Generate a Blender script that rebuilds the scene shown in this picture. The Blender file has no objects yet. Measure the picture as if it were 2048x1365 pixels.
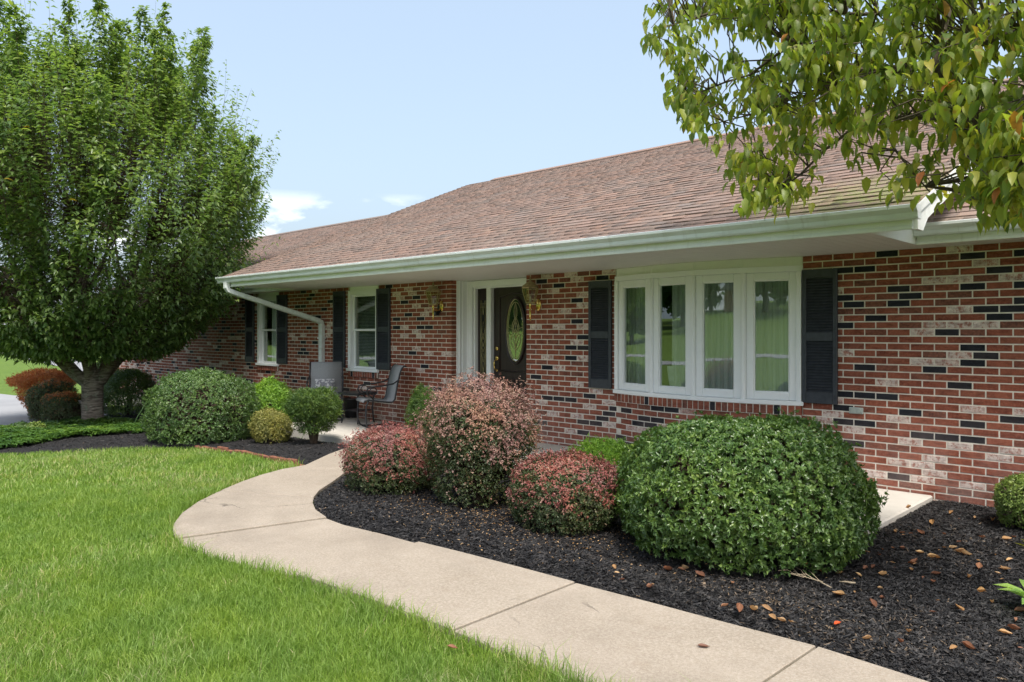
import bpy, math, random
import numpy as np
from mathutils import Matrix, Vector

random.seed(7)
RNG = np.random.default_rng(11)
SC = bpy.context.scene
COL = SC.collection
R = math.radians

# ------------------------------------------------------------------ camera
FPX, YH, DCAM, EYE = 1530.0, 662.0, 7.7, 1.5          # focal length in photo pixels, horizon row, metres to the wall, eye height
_n = math.hypot(FPX, 1597.0)
C1, C2 = 1597.0 / _n, FPX / _n
cam_d = bpy.data.cameras.new('camera')
cam = bpy.data.objects.new('camera', cam_d)
COL.objects.link(cam)
cam.location = (0, -DCAM, EYE)
cam.rotation_euler = (R(90), 0, math.atan2(C2, C1))
cam_d.sensor_width = 36.0
cam_d.lens = FPX / 2048 * 36
cam_d.shift_y = -(682.5 - YH) / 2048
cam_d.clip_start = 0.05
cam_d.clip_end = 2000
SC.camera = cam

# ------------------------------------------------------------------ sky, sun, exposure
SUN = Vector((0.42, -0.27, 0.86)).normalized()           # direction towards the sun
world = bpy.data.worlds.new('World')
SC.world = world
world.use_nodes = True
wt = world.node_tree
wt.nodes.clear()
w_out = wt.nodes.new('ShaderNodeOutputWorld')
w_bg = wt.nodes.new('ShaderNodeBackground')
w_sky = wt.nodes.new('ShaderNodeTexSky')
w_sky.sky_type = 'NISHITA'
w_sky.sun_disc = False
w_sky.sun_elevation = math.asin(SUN.z)
w_sky.sun_rotation = math.atan2(SUN.x, SUN.y)
w_sky.air_density = 1.0
w_sky.dust_density = 6.0
w_sky.ozone_density = 1.4
w_bg.inputs['Strength'].default_value = 0.12
# thin low clouds near the horizon, all round
w_tc = wt.nodes.new('ShaderNodeTexCoord')
w_sep = wt.nodes.new('ShaderNodeSeparateXYZ')
wt.links.new(w_tc.outputs['Generated'], w_sep.inputs[0])
w_map = wt.nodes.new('ShaderNodeMapping')
w_map.inputs['Scale'].default_value = (1.0, 1.0, 2.6)
w_map.inputs['Location'].default_value = (0.35, 0.2, 0.1)
wt.links.new(w_tc.outputs['Generated'], w_map.inputs['Vector'])
w_no = wt.nodes.new('ShaderNodeTexNoise')
w_no.inputs['Scale'].default_value = 8.5
w_no.inputs['Detail'].default_value = 9
w_no.inputs['Roughness'].default_value = 0.52
wt.links.new(w_map.outputs[0], w_no.inputs['Vector'])
w_cr = wt.nodes.new('ShaderNodeMapRange')
w_cr.inputs['From Min'].default_value = 0.52
w_cr.inputs['From Max'].default_value = 0.62
wt.links.new(w_no.outputs['Fac'], w_cr.inputs['Value'])
w_band = wt.nodes.new('ShaderNodeMapRange')              # clouds sit low
w_band.inputs['From Min'].default_value = 0.175
w_band.inputs['From Max'].default_value = 0.145
wt.links.new(w_sep.outputs['Z'], w_band.inputs['Value'])
w_mul = wt.nodes.new('ShaderNodeMath'); w_mul.operation = 'MULTIPLY'
wt.links.new(w_cr.outputs[0], w_mul.inputs[0]); wt.links.new(w_band.outputs[0], w_mul.inputs[1])
w_m2 = wt.nodes.new('ShaderNodeMath'); w_m2.operation = 'MULTIPLY'
w_m2.inputs[1].default_value = 0.75
wt.links.new(w_mul.outputs[0], w_m2.inputs[0])
# pale summer haze: the clear sky mixed with an even veil
w_haze = wt.nodes.new('ShaderNodeMix'); w_haze.data_type = 'RGBA'
w_haze.inputs['Factor'].default_value = 0.34
w_haze.inputs['B'].default_value = (4.7, 5.75, 6.6, 1)
wt.links.new(w_sky.outputs[0], w_haze.inputs['A'])
w_mix = wt.nodes.new('ShaderNodeMix'); w_mix.data_type = 'RGBA'
w_mix.inputs['B'].default_value = (7.6, 7.7, 7.8, 1)
wt.links.new(w_m2.outputs[0], w_mix.inputs['Factor'])
wt.links.new(w_haze.outputs['Result'], w_mix.inputs['A'])
wt.links.new(w_mix.outputs['Result'], w_bg.inputs['Color'])
wt.links.new(w_bg.outputs[0], w_out.inputs['Surface'])

sun_d = bpy.data.lights.new('sun', 'SUN')
sun_d.energy = 2.4
sun_d.angle = R(14)
sun_d.color = (1.0, 0.965, 0.905)
sun = bpy.data.objects.new('sun', sun_d)
COL.objects.link(sun)
sun.rotation_euler = SUN.to_track_quat('Z', 'Y').to_euler()
sun.location = (10, 5, 20)

SC.view_settings.view_transform = 'Standard'
SC.view_settings.look = 'None'
SC.view_settings.gamma = 1
SC.view_settings.exposure = 1.0
SC.render.engine = 'CYCLES'
SC.cycles.use_denoising = True
SC.cycles.max_bounces = 8
SC.cycles.diffuse_bounces = 6
SC.cycles.glossy_bounces = 4
SC.cycles.transmission_bounces = 4
SC.cycles.transparent_max_bounces = 10
SC.cycles.sample_clamp_indirect = 6
SC.cycles.caustics_reflective = False
SC.cycles.caustics_refractive = False

# ------------------------------------------------------------------ photo pixel -> place
def ray(px, py):
    X = (px - 1024) / FPX
    return (X * C1 - C2, X * C2 + C1, (YH - py) / FPX)

def on_y(px, py, y=0.0):
    r = ray(px, py); t = (y + DCAM) / r[1]
    return (r[0] * t, y, EYE + r[2] * t)

def at_depth(px, py, t):
    r = ray(px, py)
    return (r[0] * t, -DCAM + r[1] * t, EYE + r[2] * t)

def smooth(a, b, v):
    u = np.clip((v - a) / (b - a), 0, 1)
    return u * u * (3 - 2 * u)

def ground(x, y):
    """height of the lawn sheet"""
    x = np.asarray(x, float); y = np.asarray(y, float)
    z = -0.064 - 0.034 * np.clip(-x - 8.0, 0, 34) - 0.012 * np.clip(-x - 42, 0, 200)
    z = z - 0.03 * smooth(-14, -40, y) * 6 
    z = z + 6.6 * smooth(-52, -125, y)
    z = z + 0.012 * np.sin(x * 1.3 + 0.6 * y) * np.sin(y * 1.1 - 0.3 * x)
    return z

def on_ground(px, py, lift=0.0):
    z = -0.08
    for _ in range(25):
        r = ray(px, py); t = (z + lift - EYE) / r[2]
        x, y = r[0] * t, -DCAM + r[1] * t
        z = 0.5 * z + 0.5 * float(ground(x, y))
    return (x, y, z + lift)

def on_z(px, py, z):
    r = ray(px, py); t = (z - EYE) / r[2]
    return (r[0] * t, -DCAM + r[1] * t, z)

def project(P):
    P = np.asarray(P, float)
    y = P[:, 1] + DCAM
    Zc = -C2 * P[:, 0] + C1 * y
    Xc = C1 * P[:, 0] + C2 * y
    return 1024 + FPX * Xc / Zc, YH - FPX * (P[:, 2] - EYE) / Zc, Zc

def inside(poly, x, y):
    x = np.asarray(x, float); y = np.asarray(y, float)
    res = np.zeros(x.shape, bool)
    n = len(poly)
    for i in range(n):
        x0, y0 = poly[i][0], poly[i][1]; x1, y1 = poly[(i + 1) % n][0], poly[(i + 1) % n][1]
        if y0 == y1:
            continue
        c = ((y0 > y) != (y1 > y)) & (x < (x1 - x0) * (y - y0) / (y1 - y0) + x0)
        res ^= c
    return res

def vnoise(x, y, s, seed=0):
    """cheap smooth noise 0..1"""
    x = np.asarray(x, float) * s; y = np.asarray(y, float) * s
    xi = np.floor(x).astype(int); yi = np.floor(y).astype(int)
    fx = x - xi; fy = y - yi
    fx = fx * fx * (3 - 2 * fx); fy = fy * fy * (3 - 2 * fy)
    def h(a, b):
        n = (a * 374761393 + b * 668265263 + seed * 982451653) & 0x7fffffff
        n = (n ^ (n >> 13)) * 1274126177 & 0x7fffffff
        return ((n ^ (n >> 16)) & 0xffff) / 65535.0
    return (h(xi, yi) * (1 - fx) + h(xi + 1, yi) * fx) * (1 - fy) + (h(xi, yi + 1) * (1 - fx) + h(xi + 1, yi + 1) * fx) * fy

# ------------------------------------------------------------------ mesh helpers
def link_obj(name, me, parent=None):
    o = bpy.data.objects.new(name, me)
    COL.objects.link(o)
    if parent is not None:
        o.parent = parent
        o.matrix_parent_inverse = BASE[parent.name].inverted() if parent.name in BASE else Matrix()
    return o
BASE = {}            # world matrix of things whose parts are modelled in world coordinates

def empty(name, loc=(0, 0, 0), rz=0.0, world_parts=False):
    o = bpy.data.objects.new(name, None)
    COL.objects.link(o)
    o.empty_display_size = 0.2
    o.location = loc
    o.rotation_euler = (0, 0, rz)
    if world_parts:
        BASE[o.name] = Matrix.Translation(loc) @ Matrix.Rotation(rz, 4, 'Z')
    return o

def tag(o, label=None, cat=None, group=None, kind=None):
    if label: o['label'] = label
    if cat: o['category'] = cat
    if group: o['group'] = group
    if kind: o['kind'] = kind
    return o

def np_mesh(name, V, F, mats, smooth_=False, rnd=None, mi=None):
    """V (n,3), F (m,k) arrays of one polygon size, or list of such arrays"""
    me = bpy.data.meshes.new(name)
    if not isinstance(F, list): F = [F]
    V = np.asarray(V, np.float32)
    me.vertices.add(len(V)); me.vertices.foreach_set('co', V.ravel())
    loops = np.concatenate([f.ravel() for f in F]).astype(np.int32)
    sizes = np.concatenate([np.full(len(f), f.shape[1]) for f in F]).astype(np.int32)
    starts = np.concatenate([[0], np.cumsum(sizes)[:-1]]).astype(np.int32)
    me.loops.add(len(loops)); me.loops.foreach_set('vertex_index', loops)
    me.polygons.add(len(sizes)); me.polygons.foreach_set('loop_start', starts)
    me.polygons.foreach_set('loop_total', sizes)
    if smooth_: me.polygons.foreach_set('use_smooth', np.ones(len(sizes), bool))
    if mi is not None: me.polygons.foreach_set('material_index', np.asarray(mi, np.int32))
    if rnd is not None:
        a = me.attributes.new('rnd', 'FLOAT', 'POINT')
        a.data.foreach_set('value', np.asarray(rnd, np.float32))
    for m in (mats if isinstance(mats, (list, tuple)) else [mats]): me.materials.append(m)
    me.update(); me.validate()
    return me

class MB:
    def __init__(s): s.v = []; s.f = []; s.m = []; s.r = []; s.rv = -1.0
    def add(s, vs, fs, mi=0):
        b = len(s.v); s.v += [tuple(v) for v in vs]; s.r += [s.rv] * len(vs)
        s.f += [tuple(b + i for i in f) for f in fs]; s.m += [mi] * len(fs); return s
    def box(s, x0, x1, y0, y1, z0, z1, mi=0):
        return s.add([(x0,y0,z0),(x1,y0,z0),(x1,y1,z0),(x0,y1,z0),(x0,y0,z1),(x1,y0,z1),(x1,y1,z1),(x0,y1,z1)],
                     [(0,3,2,1),(4,5,6,7),(0,1,5,4),(1,2,6,5),(2,3,7,6),(3,0,4,7)], mi)
    def cbox(s, x0, x1, y0, y1, z0, z1, b=0.004, mi=0):
        """box with chamfered edges"""
        b = min(b, .45 * (x1 - x0), .45 * (y1 - y0), .45 * (z1 - z0))
        X = (x0, x1); Y = (y0, y1); Z = (z0, z1); vs = []; idx = {}
        for i in (0, 1):
            for j in (0, 1):
                for k in (0, 1):
                    sx, sy, sz = (b if i == 0 else -b), (b if j == 0 else -b), (b if k == 0 else -b)
                    idx[i, j, k] = len(vs)
                    vs += [(X[i], Y[j] + sy, Z[k] + sz), (X[i] + sx, Y[j], Z[k] + sz), (X[i] + sx, Y[j] + sy, Z[k])]
        I = lambda i, j, k, a: idx[i, j, k] + a
        fs = []
        def face(q, flip):
            fs.append(tuple(q[::-1]) if flip else tuple(q))
        for i in (0, 1): face([I(i,0,0,0), I(i,1,0,0), I(i,1,1,0), I(i,0,1,0)], i == 0)
        for j in (0, 1): face([I(0,j,0,1), I(1,j,0,1), I(1,j,1,1), I(0,j,1,1)], j == 1)
        for k in (0, 1): face([I(0,0,k,2), I(1,0,k,2), I(1,1,k,2), I(0,1,k,2)], k == 0)
        for i in (0, 1):
            for j in (0, 1): face([I(i,j,0,0), I(i,j,1,0), I(i,j,1,1), I(i,j,0,1)], (i + j) % 2 == 1)
        for i in (0, 1):
            for k in (0, 1): face([I(i,0,k,0), I(i,1,k,0), I(i,1,k,2), I(i,0,k,2)], (i + k) % 2 == 0)
        for j in (0, 1):
            for k in (0, 1): face([I(0,j,k,1), I(1,j,k,1), I(1,j,k,2), I(0,j,k,2)], (j + k) % 2 == 1)
        for i in (0, 1):
            for j in (0, 1):
                for k in (0, 1): face([I(i,j,k,0), I(i,j,k,1), I(i,j,k,2)], (i + j + k) % 2 == 0)
        return s.add(vs, fs, mi)
    def tube(s, pts, rad, n=8, cap=True, mi=0):
        pts = [Vector(p) for p in pts]
        if not hasattr(rad, '__len__'): rad = [rad] * len(pts)
        rings = []; up = None
        for i, p in enumerate(pts):
            a = pts[max(0, i - 1)]; c = pts[min(len(pts) - 1, i + 1)]
            t = (c - a).normalized()
            if up is None:
                up = Vector((0, 0, 1)) if abs(t.z) < .9 else Vector((1, 0, 0))
            u = t.cross(up)
            if u.length < 1e-5: u = t.orthogonal()
            u.normalize(); w = u.cross(t).normalized(); up = w
            rings.append([p + (u * math.cos(2*math.pi*k/n) + w * math.sin(2*math.pi*k/n)) * rad[i] for k in range(n)])
        vs = [q for r in rings for q in r]; fs = []
        for i in range(len(pts) - 1):
            for k in range(n):
                fs.append((i*n+k, i*n+(k+1)%n, (i+1)*n+(k+1)%n, (i+1)*n+k))
        if cap:
            fs.append(tuple(range(n))[::-1]); fs.append(tuple((len(pts)-1)*n + k for k in range(n)))
        return s.add(vs, fs, mi)
    def lathe(s, prof, n=24, c=(0, 0, 0), mi=0, phase=0.0):
        vs = []; fs = []
        for r, z in prof:
            for k in range(n):
                a = 2 * math.pi * k / n + phase
                vs.append((c[0] + r * math.cos(a), c[1] + r * math.sin(a), c[2] + z))
        for i in range(len(prof) - 1):
            for k in range(n):
                fs.append((i*n+k, i*n+(k+1)%n, (i+1)*n+(k+1)%n, (i+1)*n+k))
        fs.append(tuple(range(n))[::-1]); fs.append(tuple((len(prof)-1)*n + k for k in range(n)))
        return s.add(vs, fs, mi)
    def prism(s, poly, a0, a1, axis='x', mi=0):
        """closed profile extruded along an axis; profile is (y,z) for x, (x,z) for y, (x,y) for z"""
        n = len(poly)
        def mk(p, a): return (a, p[0], p[1]) if axis == 'x' else (p[0], a, p[1]) if axis == 'y' else (p[0], p[1], a)
        vs = [mk(p, a0) for p in poly] + [mk(p, a1) for p in poly]
        fs = [(i, (i+1) % n, n + (i+1) % n, n + i) for i in range(n)]
        fs += [tuple(range(n))[::-1], tuple(range(n, 2*n))]
        return s.add(vs, fs, mi)
    def data(s, name, mats, smooth_=False):
        me = bpy.data.meshes.new(name)
        me.from_pydata(s.v, [], s.f)
        for m in (mats if isinstance(mats, (list, tuple)) else [mats]): me.materials.append(m)
        me.polygons.foreach_set('material_index', s.m)
        a = me.attributes.new('rnd', 'FLOAT', 'POINT'); a.data.foreach_set('value', s.r)
        if smooth_: me.polygons.foreach_set('use_smooth', [True] * len(me.polygons))
        me.update()
        import bmesh
        bm = bmesh.new(); bm.from_mesh(me); bmesh.ops.recalc_face_normals(bm, faces=bm.faces); bm.to_mesh(me); bm.free()
        return me
    def build(s, name, mats, parent=None, smooth_=False):
        return link_obj(name, s.data(name, mats, smooth_), parent)

def copy_tree(o, parent=None):
    c = o.copy(); COL.objects.link(c); c.parent = parent
    for ch in list(o.children): copy_tree(ch, c)
    return c

# ------------------------------------------------------------------ material helpers
class NT:
    def __init__(s, name):
        s.m = bpy.data.materials.new(name); s.m.use_nodes = True
        s.t = s.m.node_tree; s.t.nodes.clear()
        s.out = s.n('ShaderNodeOutputMaterial')
    def n(s, typ, **kw):
        nd = s.t.nodes.new(typ)
        for k, v in kw.items(): setattr(nd, k, v)
        return nd
    def l(s, a, b): s.t.links.new(a, b)
    def pos(s): return s.n('ShaderNodeNewGeometry').outputs['Position']
    def objc(s): return s.n('ShaderNodeTexCoord').outputs['Object']
    def noise(s, vec, scale, detail=4, rough=.55, out='Fac', dist=0.0):
        nd = s.n('ShaderNodeTexNoise'); nd.inputs['Scale'].default_value = scale
        nd.inputs['Detail'].default_value = detail; nd.inputs['Roughness'].default_value = rough
        nd.inputs['Distortion'].default_value = dist
        s.l(vec, nd.inputs['Vector']); return nd.outputs[out]
    def mapping(s, vec, scale=(1, 1, 1), rot=(0, 0, 0), loc=(0, 0, 0)):
        nd = s.n('ShaderNodeMapping'); nd.inputs['Scale'].default_value = scale
        nd.inputs['Rotation'].default_value = rot; nd.inputs['Location'].default_value = loc
        s.l(vec, nd.inputs['Vector']); return nd.outputs[0]
    def ramp(s, fac, stops):
        nd = s.n('ShaderNodeValToRGB'); e = nd.color_ramp.elements
        while len(e) < len(stops): e.new(.5)
        for i, (p, c) in enumerate(stops):
            e[i].position = p; e[i].color = (*c, 1) if len(c) == 3 else c
        s.l(fac, nd.inputs[0]); return nd.outputs[0]
    def mix(s, fac, a, b, mode='MIX'):
        nd = s.n('ShaderNodeMix', data_type='RGBA', blend_type=mode)
        for v, i in ((fac, 'Factor'), (a, 'A'), (b, 'B')):
            if hasattr(v, 'links'): s.l(v, nd.inputs[i])
            elif i == 'Factor': nd.inputs[i].default_value = v
            else: nd.inputs[i].default_value = (*v, 1)
        return nd.outputs['Result']
    def math(s, op, a, b=0.0, clamp=False):
        nd = s.n('ShaderNodeMath', operation=op); nd.use_clamp = clamp
        for v, i in ((a, 0), (b, 1)):
            if hasattr(v, 'links'): s.l(v, nd.inputs[i])
            else: nd.inputs[i].default_value = v
        return nd.outputs[0]
    def rng(s, v, a, b, c=0.0, d=1.0):
        nd = s.n('ShaderNodeMapRange'); s.l(v, nd.inputs['Value'])
        for k, x in zip(('From Min', 'From Max', 'To Min', 'To Max'), (a, b, c, d)): nd.inputs[k].default_value = x
        return nd.outputs[0]
    def rnd(s):
        """0..1 per piece: the mesh attribute, or where that is -1 the object's own random number"""
        a = s.n('ShaderNodeAttribute', attribute_name='rnd').outputs['Fac']
        o = s.n('ShaderNodeObjectInfo').outputs['Random']
        k = s.math('LESS_THAN', a, -.5)
        return s.math('ADD', s.math('MULTIPLY', k, o), s.math('MULTIPLY', s.math('SUBTRACT', 1.0, k), a))
    def bump(s, h, strength=.3, dist=.01):
        nd = s.n('ShaderNodeBump'); nd.inputs['Strength'].default_value = strength
        nd.inputs['Distance'].default_value = dist; s.l(h, nd.inputs['Height']); return nd.outputs[0]
    def pbsdf(s, col, rough=.6, spec=.5, metal=0.0, normal=None):
        nd = s.n('ShaderNodeBsdfPrincipled')
        for v, i in ((col, 'Base Color'), (rough, 'Roughness'), (metal, 'Metallic'), (spec, 'Specular IOR Level')):
            if hasattr(v, 'links'): s.l(v, nd.inputs[i])
            elif i == 'Base Color': nd.inputs[i].default_value = (*v, 1)
            else: nd.inputs[i].default_value = v
        if normal is not None: s.l(normal, nd.inputs['Normal'])
        return nd.outputs[0]
    def done(s, sh): s.l(sh, s.out.inputs['Surface']); return s.m

def leaf_mat(name, stops, rough=.45, trans=.3, spec=.4, tint=None, patch=None):
    """stops: colour ramp over the leaf's own random number"""
    t = NT(name); r = t.rnd()
    c = t.ramp(r, stops)
    pos = t.pos()
    nz = t.noise(pos, 3.0, 2)
    c = t.mix(t.rng(nz, .35, .7), c, t.mix(1.0, c, (1.22, 1.12, .85), 'MULTIPLY'))
    if patch:
        c = t.mix(t.rng(t.noise(pos, 26, 3), .60, .72, 0, patch[0]), c, patch[1])
    p = t.pbsdf(c, rough, spec)
    if trans:
        tr = t.n('ShaderNodeBsdfTranslucent')
        t.l(t.mix(1.0, c, tint or (1.5, 1.6, .7), 'MULTIPLY'), tr.inputs['Color'])
        mx = t.n('ShaderNodeMixShader'); mx.inputs[0].default_value = trans
        t.l(p, mx.inputs[1]); t.l(tr.outputs[0], mx.inputs[2]); p = mx.outputs[0]
    return t.done(p)

def plain(name, col, rough=.5, spec=.5, metal=0.0, var=.12, scale=8, bump=0.0, bscale=60):
    t = NT(name); pos = t.pos()
    c = t.mix(t.rng(t.noise(pos, scale, 5), .3, .7), tuple(v * (1 - var) for v in col), tuple(min(1, v * (1 + var)) for v in col))
    nrm = t.bump(t.noise(pos, bscale, 4), bump, .004) if bump else None
    return t.done(t.pbsdf(c, rough, spec, metal, nrm))

M = {}
# --- brick
def brick_mat(name, stops, streak, white=False):
    t = NT(name); r = t.rnd(); pos = t.pos()
    c = t.ramp(r, stops)
    c = t.mix(t.rng(t.noise(pos, 45, 4, .65), .42, .75, 0, .75), c, streak)
    c = t.mix(t.rng(t.noise(t.mapping(pos, (60, 60, 4)), 1, 3), .55, .8, 0, .5), c, tuple(v * .55 for v in streak))
    if white:
        vor = t.noise(t.mapping(pos, (21, 21, 15)), 1.0, 5, .75)
        c = t.mix(t.rng(vor, .49, .60, 0, .9), c, (.34, .13, .09))
        c = t.mix(t.rng(t.noise(pos, 70, 4, .7), .58, .74, 0, .5), c, (.30, .21, .18))
    c = t.mix(t.rng(t.noise(t.mapping(pos, (9, 9, 26)), 1.0, 4, .65), .46, .66, 0, .85), c, t.mix(1.0, c, (.52, .48, .48), 'MULTIPLY'))
    c = t.mix(t.rng(t.noise(pos, 27, 4, .7), .54, .68, 0, .45), c, t.mix(1.0, c, (1.45, 1.5, 1.5), 'MULTIPLY'))
    c = t.mix(t.rng(t.noise(pos, 320, 2, .6), .62, .70, 0, .6), c, t.mix(1.0, c, (.40, .40, .42), 'MULTIPLY'))
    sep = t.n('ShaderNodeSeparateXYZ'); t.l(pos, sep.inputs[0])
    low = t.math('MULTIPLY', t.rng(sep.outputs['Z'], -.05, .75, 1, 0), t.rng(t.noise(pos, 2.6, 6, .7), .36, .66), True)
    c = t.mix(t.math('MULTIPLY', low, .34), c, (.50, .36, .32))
    n = t.bump(t.noise(pos, 190, 5, .7), .55, .004)
    return t.done(t.pbsdf(c, .88, .25, 0, n))
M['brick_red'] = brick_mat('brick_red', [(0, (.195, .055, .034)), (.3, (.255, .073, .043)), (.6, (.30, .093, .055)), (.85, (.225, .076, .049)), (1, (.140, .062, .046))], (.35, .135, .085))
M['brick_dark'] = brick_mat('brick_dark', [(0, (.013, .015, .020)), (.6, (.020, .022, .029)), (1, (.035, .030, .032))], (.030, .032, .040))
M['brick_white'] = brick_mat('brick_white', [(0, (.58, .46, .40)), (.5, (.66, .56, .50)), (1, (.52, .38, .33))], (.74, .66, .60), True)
M['mortar'] = plain('mortar', (.68, .63, .545), .95, .2, 0, .14, 14, .5, 140)
M['foundation'] = plain('foundation_paint', (.58, .53, .42), .9, .2, 0, .08, 6, .4, 60)
# --- trims
def trim(name, col, grime=.18, rough=.42, scale=3.0):
    t = NT(name); pos = t.pos()
    g = t.math('MULTIPLY', t.rng(t.noise(t.mapping(pos, (1.2, 6, 6)), scale, 6, .65), .45, .8), grime)
    g = t.math('ADD', g, t.math('MULTIPLY', t.rng(t.noise(t.mapping(pos, (26, 3, 1.5)), 1.0, 4, .6), .56, .74), grime * .7), True)
    c = t.mix(g, col, (.34, .33, .27))
    return t.done(t.pbsdf(c, rough, .4, 0, t.bump(t.noise(pos, 9, 2), .05, .01)))
M['gutter'] = trim('gutter_white', (.72, .76, .76), .40, .35)
M['fascia'] = trim('fascia_white', (.80, .82, .79), .25)
M['soffit'] = trim('soffit_cream', (.72, .70, .65), .12, .5)
M['vinyl'] = trim('vinyl_white', (.86, .875, .875), .05, .35)
M['cream'] = trim('cream_trim', (.78, .79, .73), .10, .4)
M['shutter'] = plain('shutter_charcoal', (.042, .047, .057), .48, .4, 0, .22, 22, .12, 150)
M['moulding_dark'] = plain('seam_dark', (.05, .05, .045), .8, .2)
# --- door, brass, glass
t = NT('door_brown'); pos = t.pos()
c = t.mix(t.rng(t.noise(t.mapping(pos, (40, 40, 2.2)), 1, 5), .35, .7), (.016, .009, .008), (.034, .018, .015))
M['door'] = t.done(t.pbsdf(c, .38, .5))
M['brass'] = plain('brass', (.74, .52, .17), .22, .5, 1.0, .1, 20)
M['came'] = plain('brass_came', (.55, .50, .26), .35, .5, .8, .1, 20)
M['old_brass'] = plain('tarnished_brass', (.40, .34, .18), .38, .5, .85, .3, 30)
M['black_plastic'] = plain('black_plastic', (.016, .016, .018), .4, .5)
M['grey_plastic'] = plain('grey_plastic', (.25, .27, .30), .35, .5)

def glass(name, reflect, tint=(.86, .93, .90), rough=0.0):
    t = NT(name)
    gl = t.n('ShaderNodeBsdfGlossy'); gl.inputs['Roughness'].default_value = rough
    gl.inputs['Color'].default_value = (.92, .97, .94, 1)
    # old panes are never quite flat
    t.l(t.bump(t.noise(t.pos(), 2.2, 2), .04, .01), gl.inputs['Normal'])
    tr = t.n('ShaderNodeBsdfTransparent'); tr.inputs['Color'].default_value = (*tint, 1)
    fr = t.n('ShaderNodeLayerWeight'); fr.inputs['Blend'].default_value = .5
    f = t.math('ADD', t.math('MULTIPLY', t.math('POWER', fr.outputs['Facing'], 3.0), .8), reflect, True)
    mx = t.n('ShaderNodeMixShader'); t.l(f, mx.inputs[0]); t.l(tr.outputs[0], mx.inputs[1]); t.l(gl.outputs[0], mx.inputs[2])
    return t.done(mx.outputs[0])
M['glass'] = glass('window_glass', .21)
M['glass_door'] = glass('door_glass', .42, (.7, .8, .74))
M['lantern_glass'] = glass('lantern_glass', .04, (.80, .78, .62), .05)
# --- inside
M['room'] = plain('room_wall', (.20, .21, .20), .9, .2)
M['curtain'] = (lambda t: t.done((lambda mx: mx)(t.pbsdf(t.mix(t.rng(t.noise(t.mapping(t.pos(), (34, 34, .6)), 1, 3), .3, .7), (.66, .70, .68), (.88, .90, .88)), .9, .2))))(NT('curtain_sheer'))
M['blind'] = plain('blind_slat', (.52, .55, .53), .6, .3)
M['planter_white'] = plain('planter_white', (.75, .76, .75), .4, .4)
# --- roof
t = NT('shingle'); pos = t.pos(); r = t.rnd()
c = t.ramp(r, [(0, (.125, .100, .090)), (.18, (.175, .126, .106)), (.40, (.215, .142, .115)), (.60, (.185, .130, .110)), (.78, (.245, .153, .118)), (.92, (.150, .115, .100)), (1, (.265, .185, .145))])
c = t.mix(t.rng(t.noise(pos, 160, 3, .7), .35, .75, 0, .45), c, (.33, .26, .225))
c = t.mix(t.rng(t.noise(pos, 1.1, 4), .45, .75, 0, .35), c, (.25, .22, .20))
# moss round the lower right corner of the main roof
d = t.n('ShaderNodeVectorMath', operation='DISTANCE'); t.l(t.mapping(pos, (1, 1.2, 1)), d.inputs[0]); d.inputs[1].default_value = (-2.15, -1.25 * 1.2, 2.55)
near = t.rng(d.outputs['Value'], .15, 1.15, 1, 0)
msk = t.math('MULTIPLY', near, t.rng(t.noise(pos, 13, 6, .7), .38, .58), True)
c = t.mix(msk, c, (.20, .22, .085))
M['shingle'] = t.done(t.pbsdf(c, .95, .15, 0, t.bump(t.noise(pos, 260, 3, .7), .6, .004)))
# --- ground
t = NT('concrete_walk'); pos = t.pos()
c = t.mix(t.rng(t.noise(pos, 1.6, 6, .6), .3, .72), (.245, .205, .156), (.330, .280, .222))
c = t.mix(t.rng(t.noise(pos, 11, 5, .75), .42, .70, 0, .45), c, (.215, .178, .135))
c = t.mix(t.rng(t.noise(pos, 62, 4, .75), .42, .62, 0, .8), c, (.37, .325, .27))
c = t.mix(t.rng(t.noise(pos, 210, 2, .6), .58, .66, 0, .8), c, (.20, .155, .115))
v = t.n('ShaderNodeTexVoronoi'); v.inputs['Scale'].default_value = 55; t.l(pos, v.inputs['Vector'])
c = t.mix(t.rng(v.outputs['Distance'], .10, .16, .5, 0), c, (.48, .43, .37))
c = t.mix(t.rng(t.noise(pos, 5, 5, .7), .56, .76, 0, .45), c, (.24, .19, .14))
c = t.mix(t.rng(t.noise(t.mapping(pos, (.8, .8, 1), (0, 0, .3)), 1.3, 7, .7), .48, .72, 0, .55), c, (.185, .155, .122))
ck = t.n('ShaderNodeTexVoronoi', feature='DISTANCE_TO_EDGE'); ck.inputs['Scale'].default_value = .75
t.l(t.mix(.22, pos, t.noise(pos, 3.0, 5, .6, 'Color')), ck.inputs['Vector'])
c = t.mix(t.math('MULTIPLY', t.rng(ck.outputs['Distance'], .0015, .004, 1, 0), t.rng(t.noise(pos, .9, 2), .55, .62)), c, (.12, .10, .08))
M['walk'] = t.done(t.pbsdf(c, .9, .25, 0, t.bump(t.noise(pos, 150, 4, .7), .5, .004)))
t = NT('concrete_patio'); pos = t.pos()
c = t.mix(t.rng(t.noise(pos, 1.6, 6, .6), .3, .7), (.43, .40, .35), (.56, .53, .475))
c = t.mix(t.rng(t.noise(pos, 150, 3, .7), .45, .7, 0, .5), c, (.60, .57, .52))
M['patio'] = t.done(t.pbsdf(c, .85, .25, 0, t.bump(t.noise(pos, 120, 4, .7), .3, .003)))
t = NT('asphalt_pale'); pos = t.pos()
c = t.mix(t.rng(t.noise(pos, .35, 5), .3, .7), (.22, .222, .23), (.29, .292, .30))
c = t.mix(t.rng(t.noise(pos, 40, 3), .4, .7, 0, .4), c, (.33, .33, .33))
M['drive'] = t.done(t.pbsdf(c, .9, .2))
t = NT('lawn_ground'); pos = t.pos()
c = t.mix(t.rng(t.noise(pos, .5, 5), .3, .7), (.075, .125, .024), (.105, .16, .032))
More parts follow.
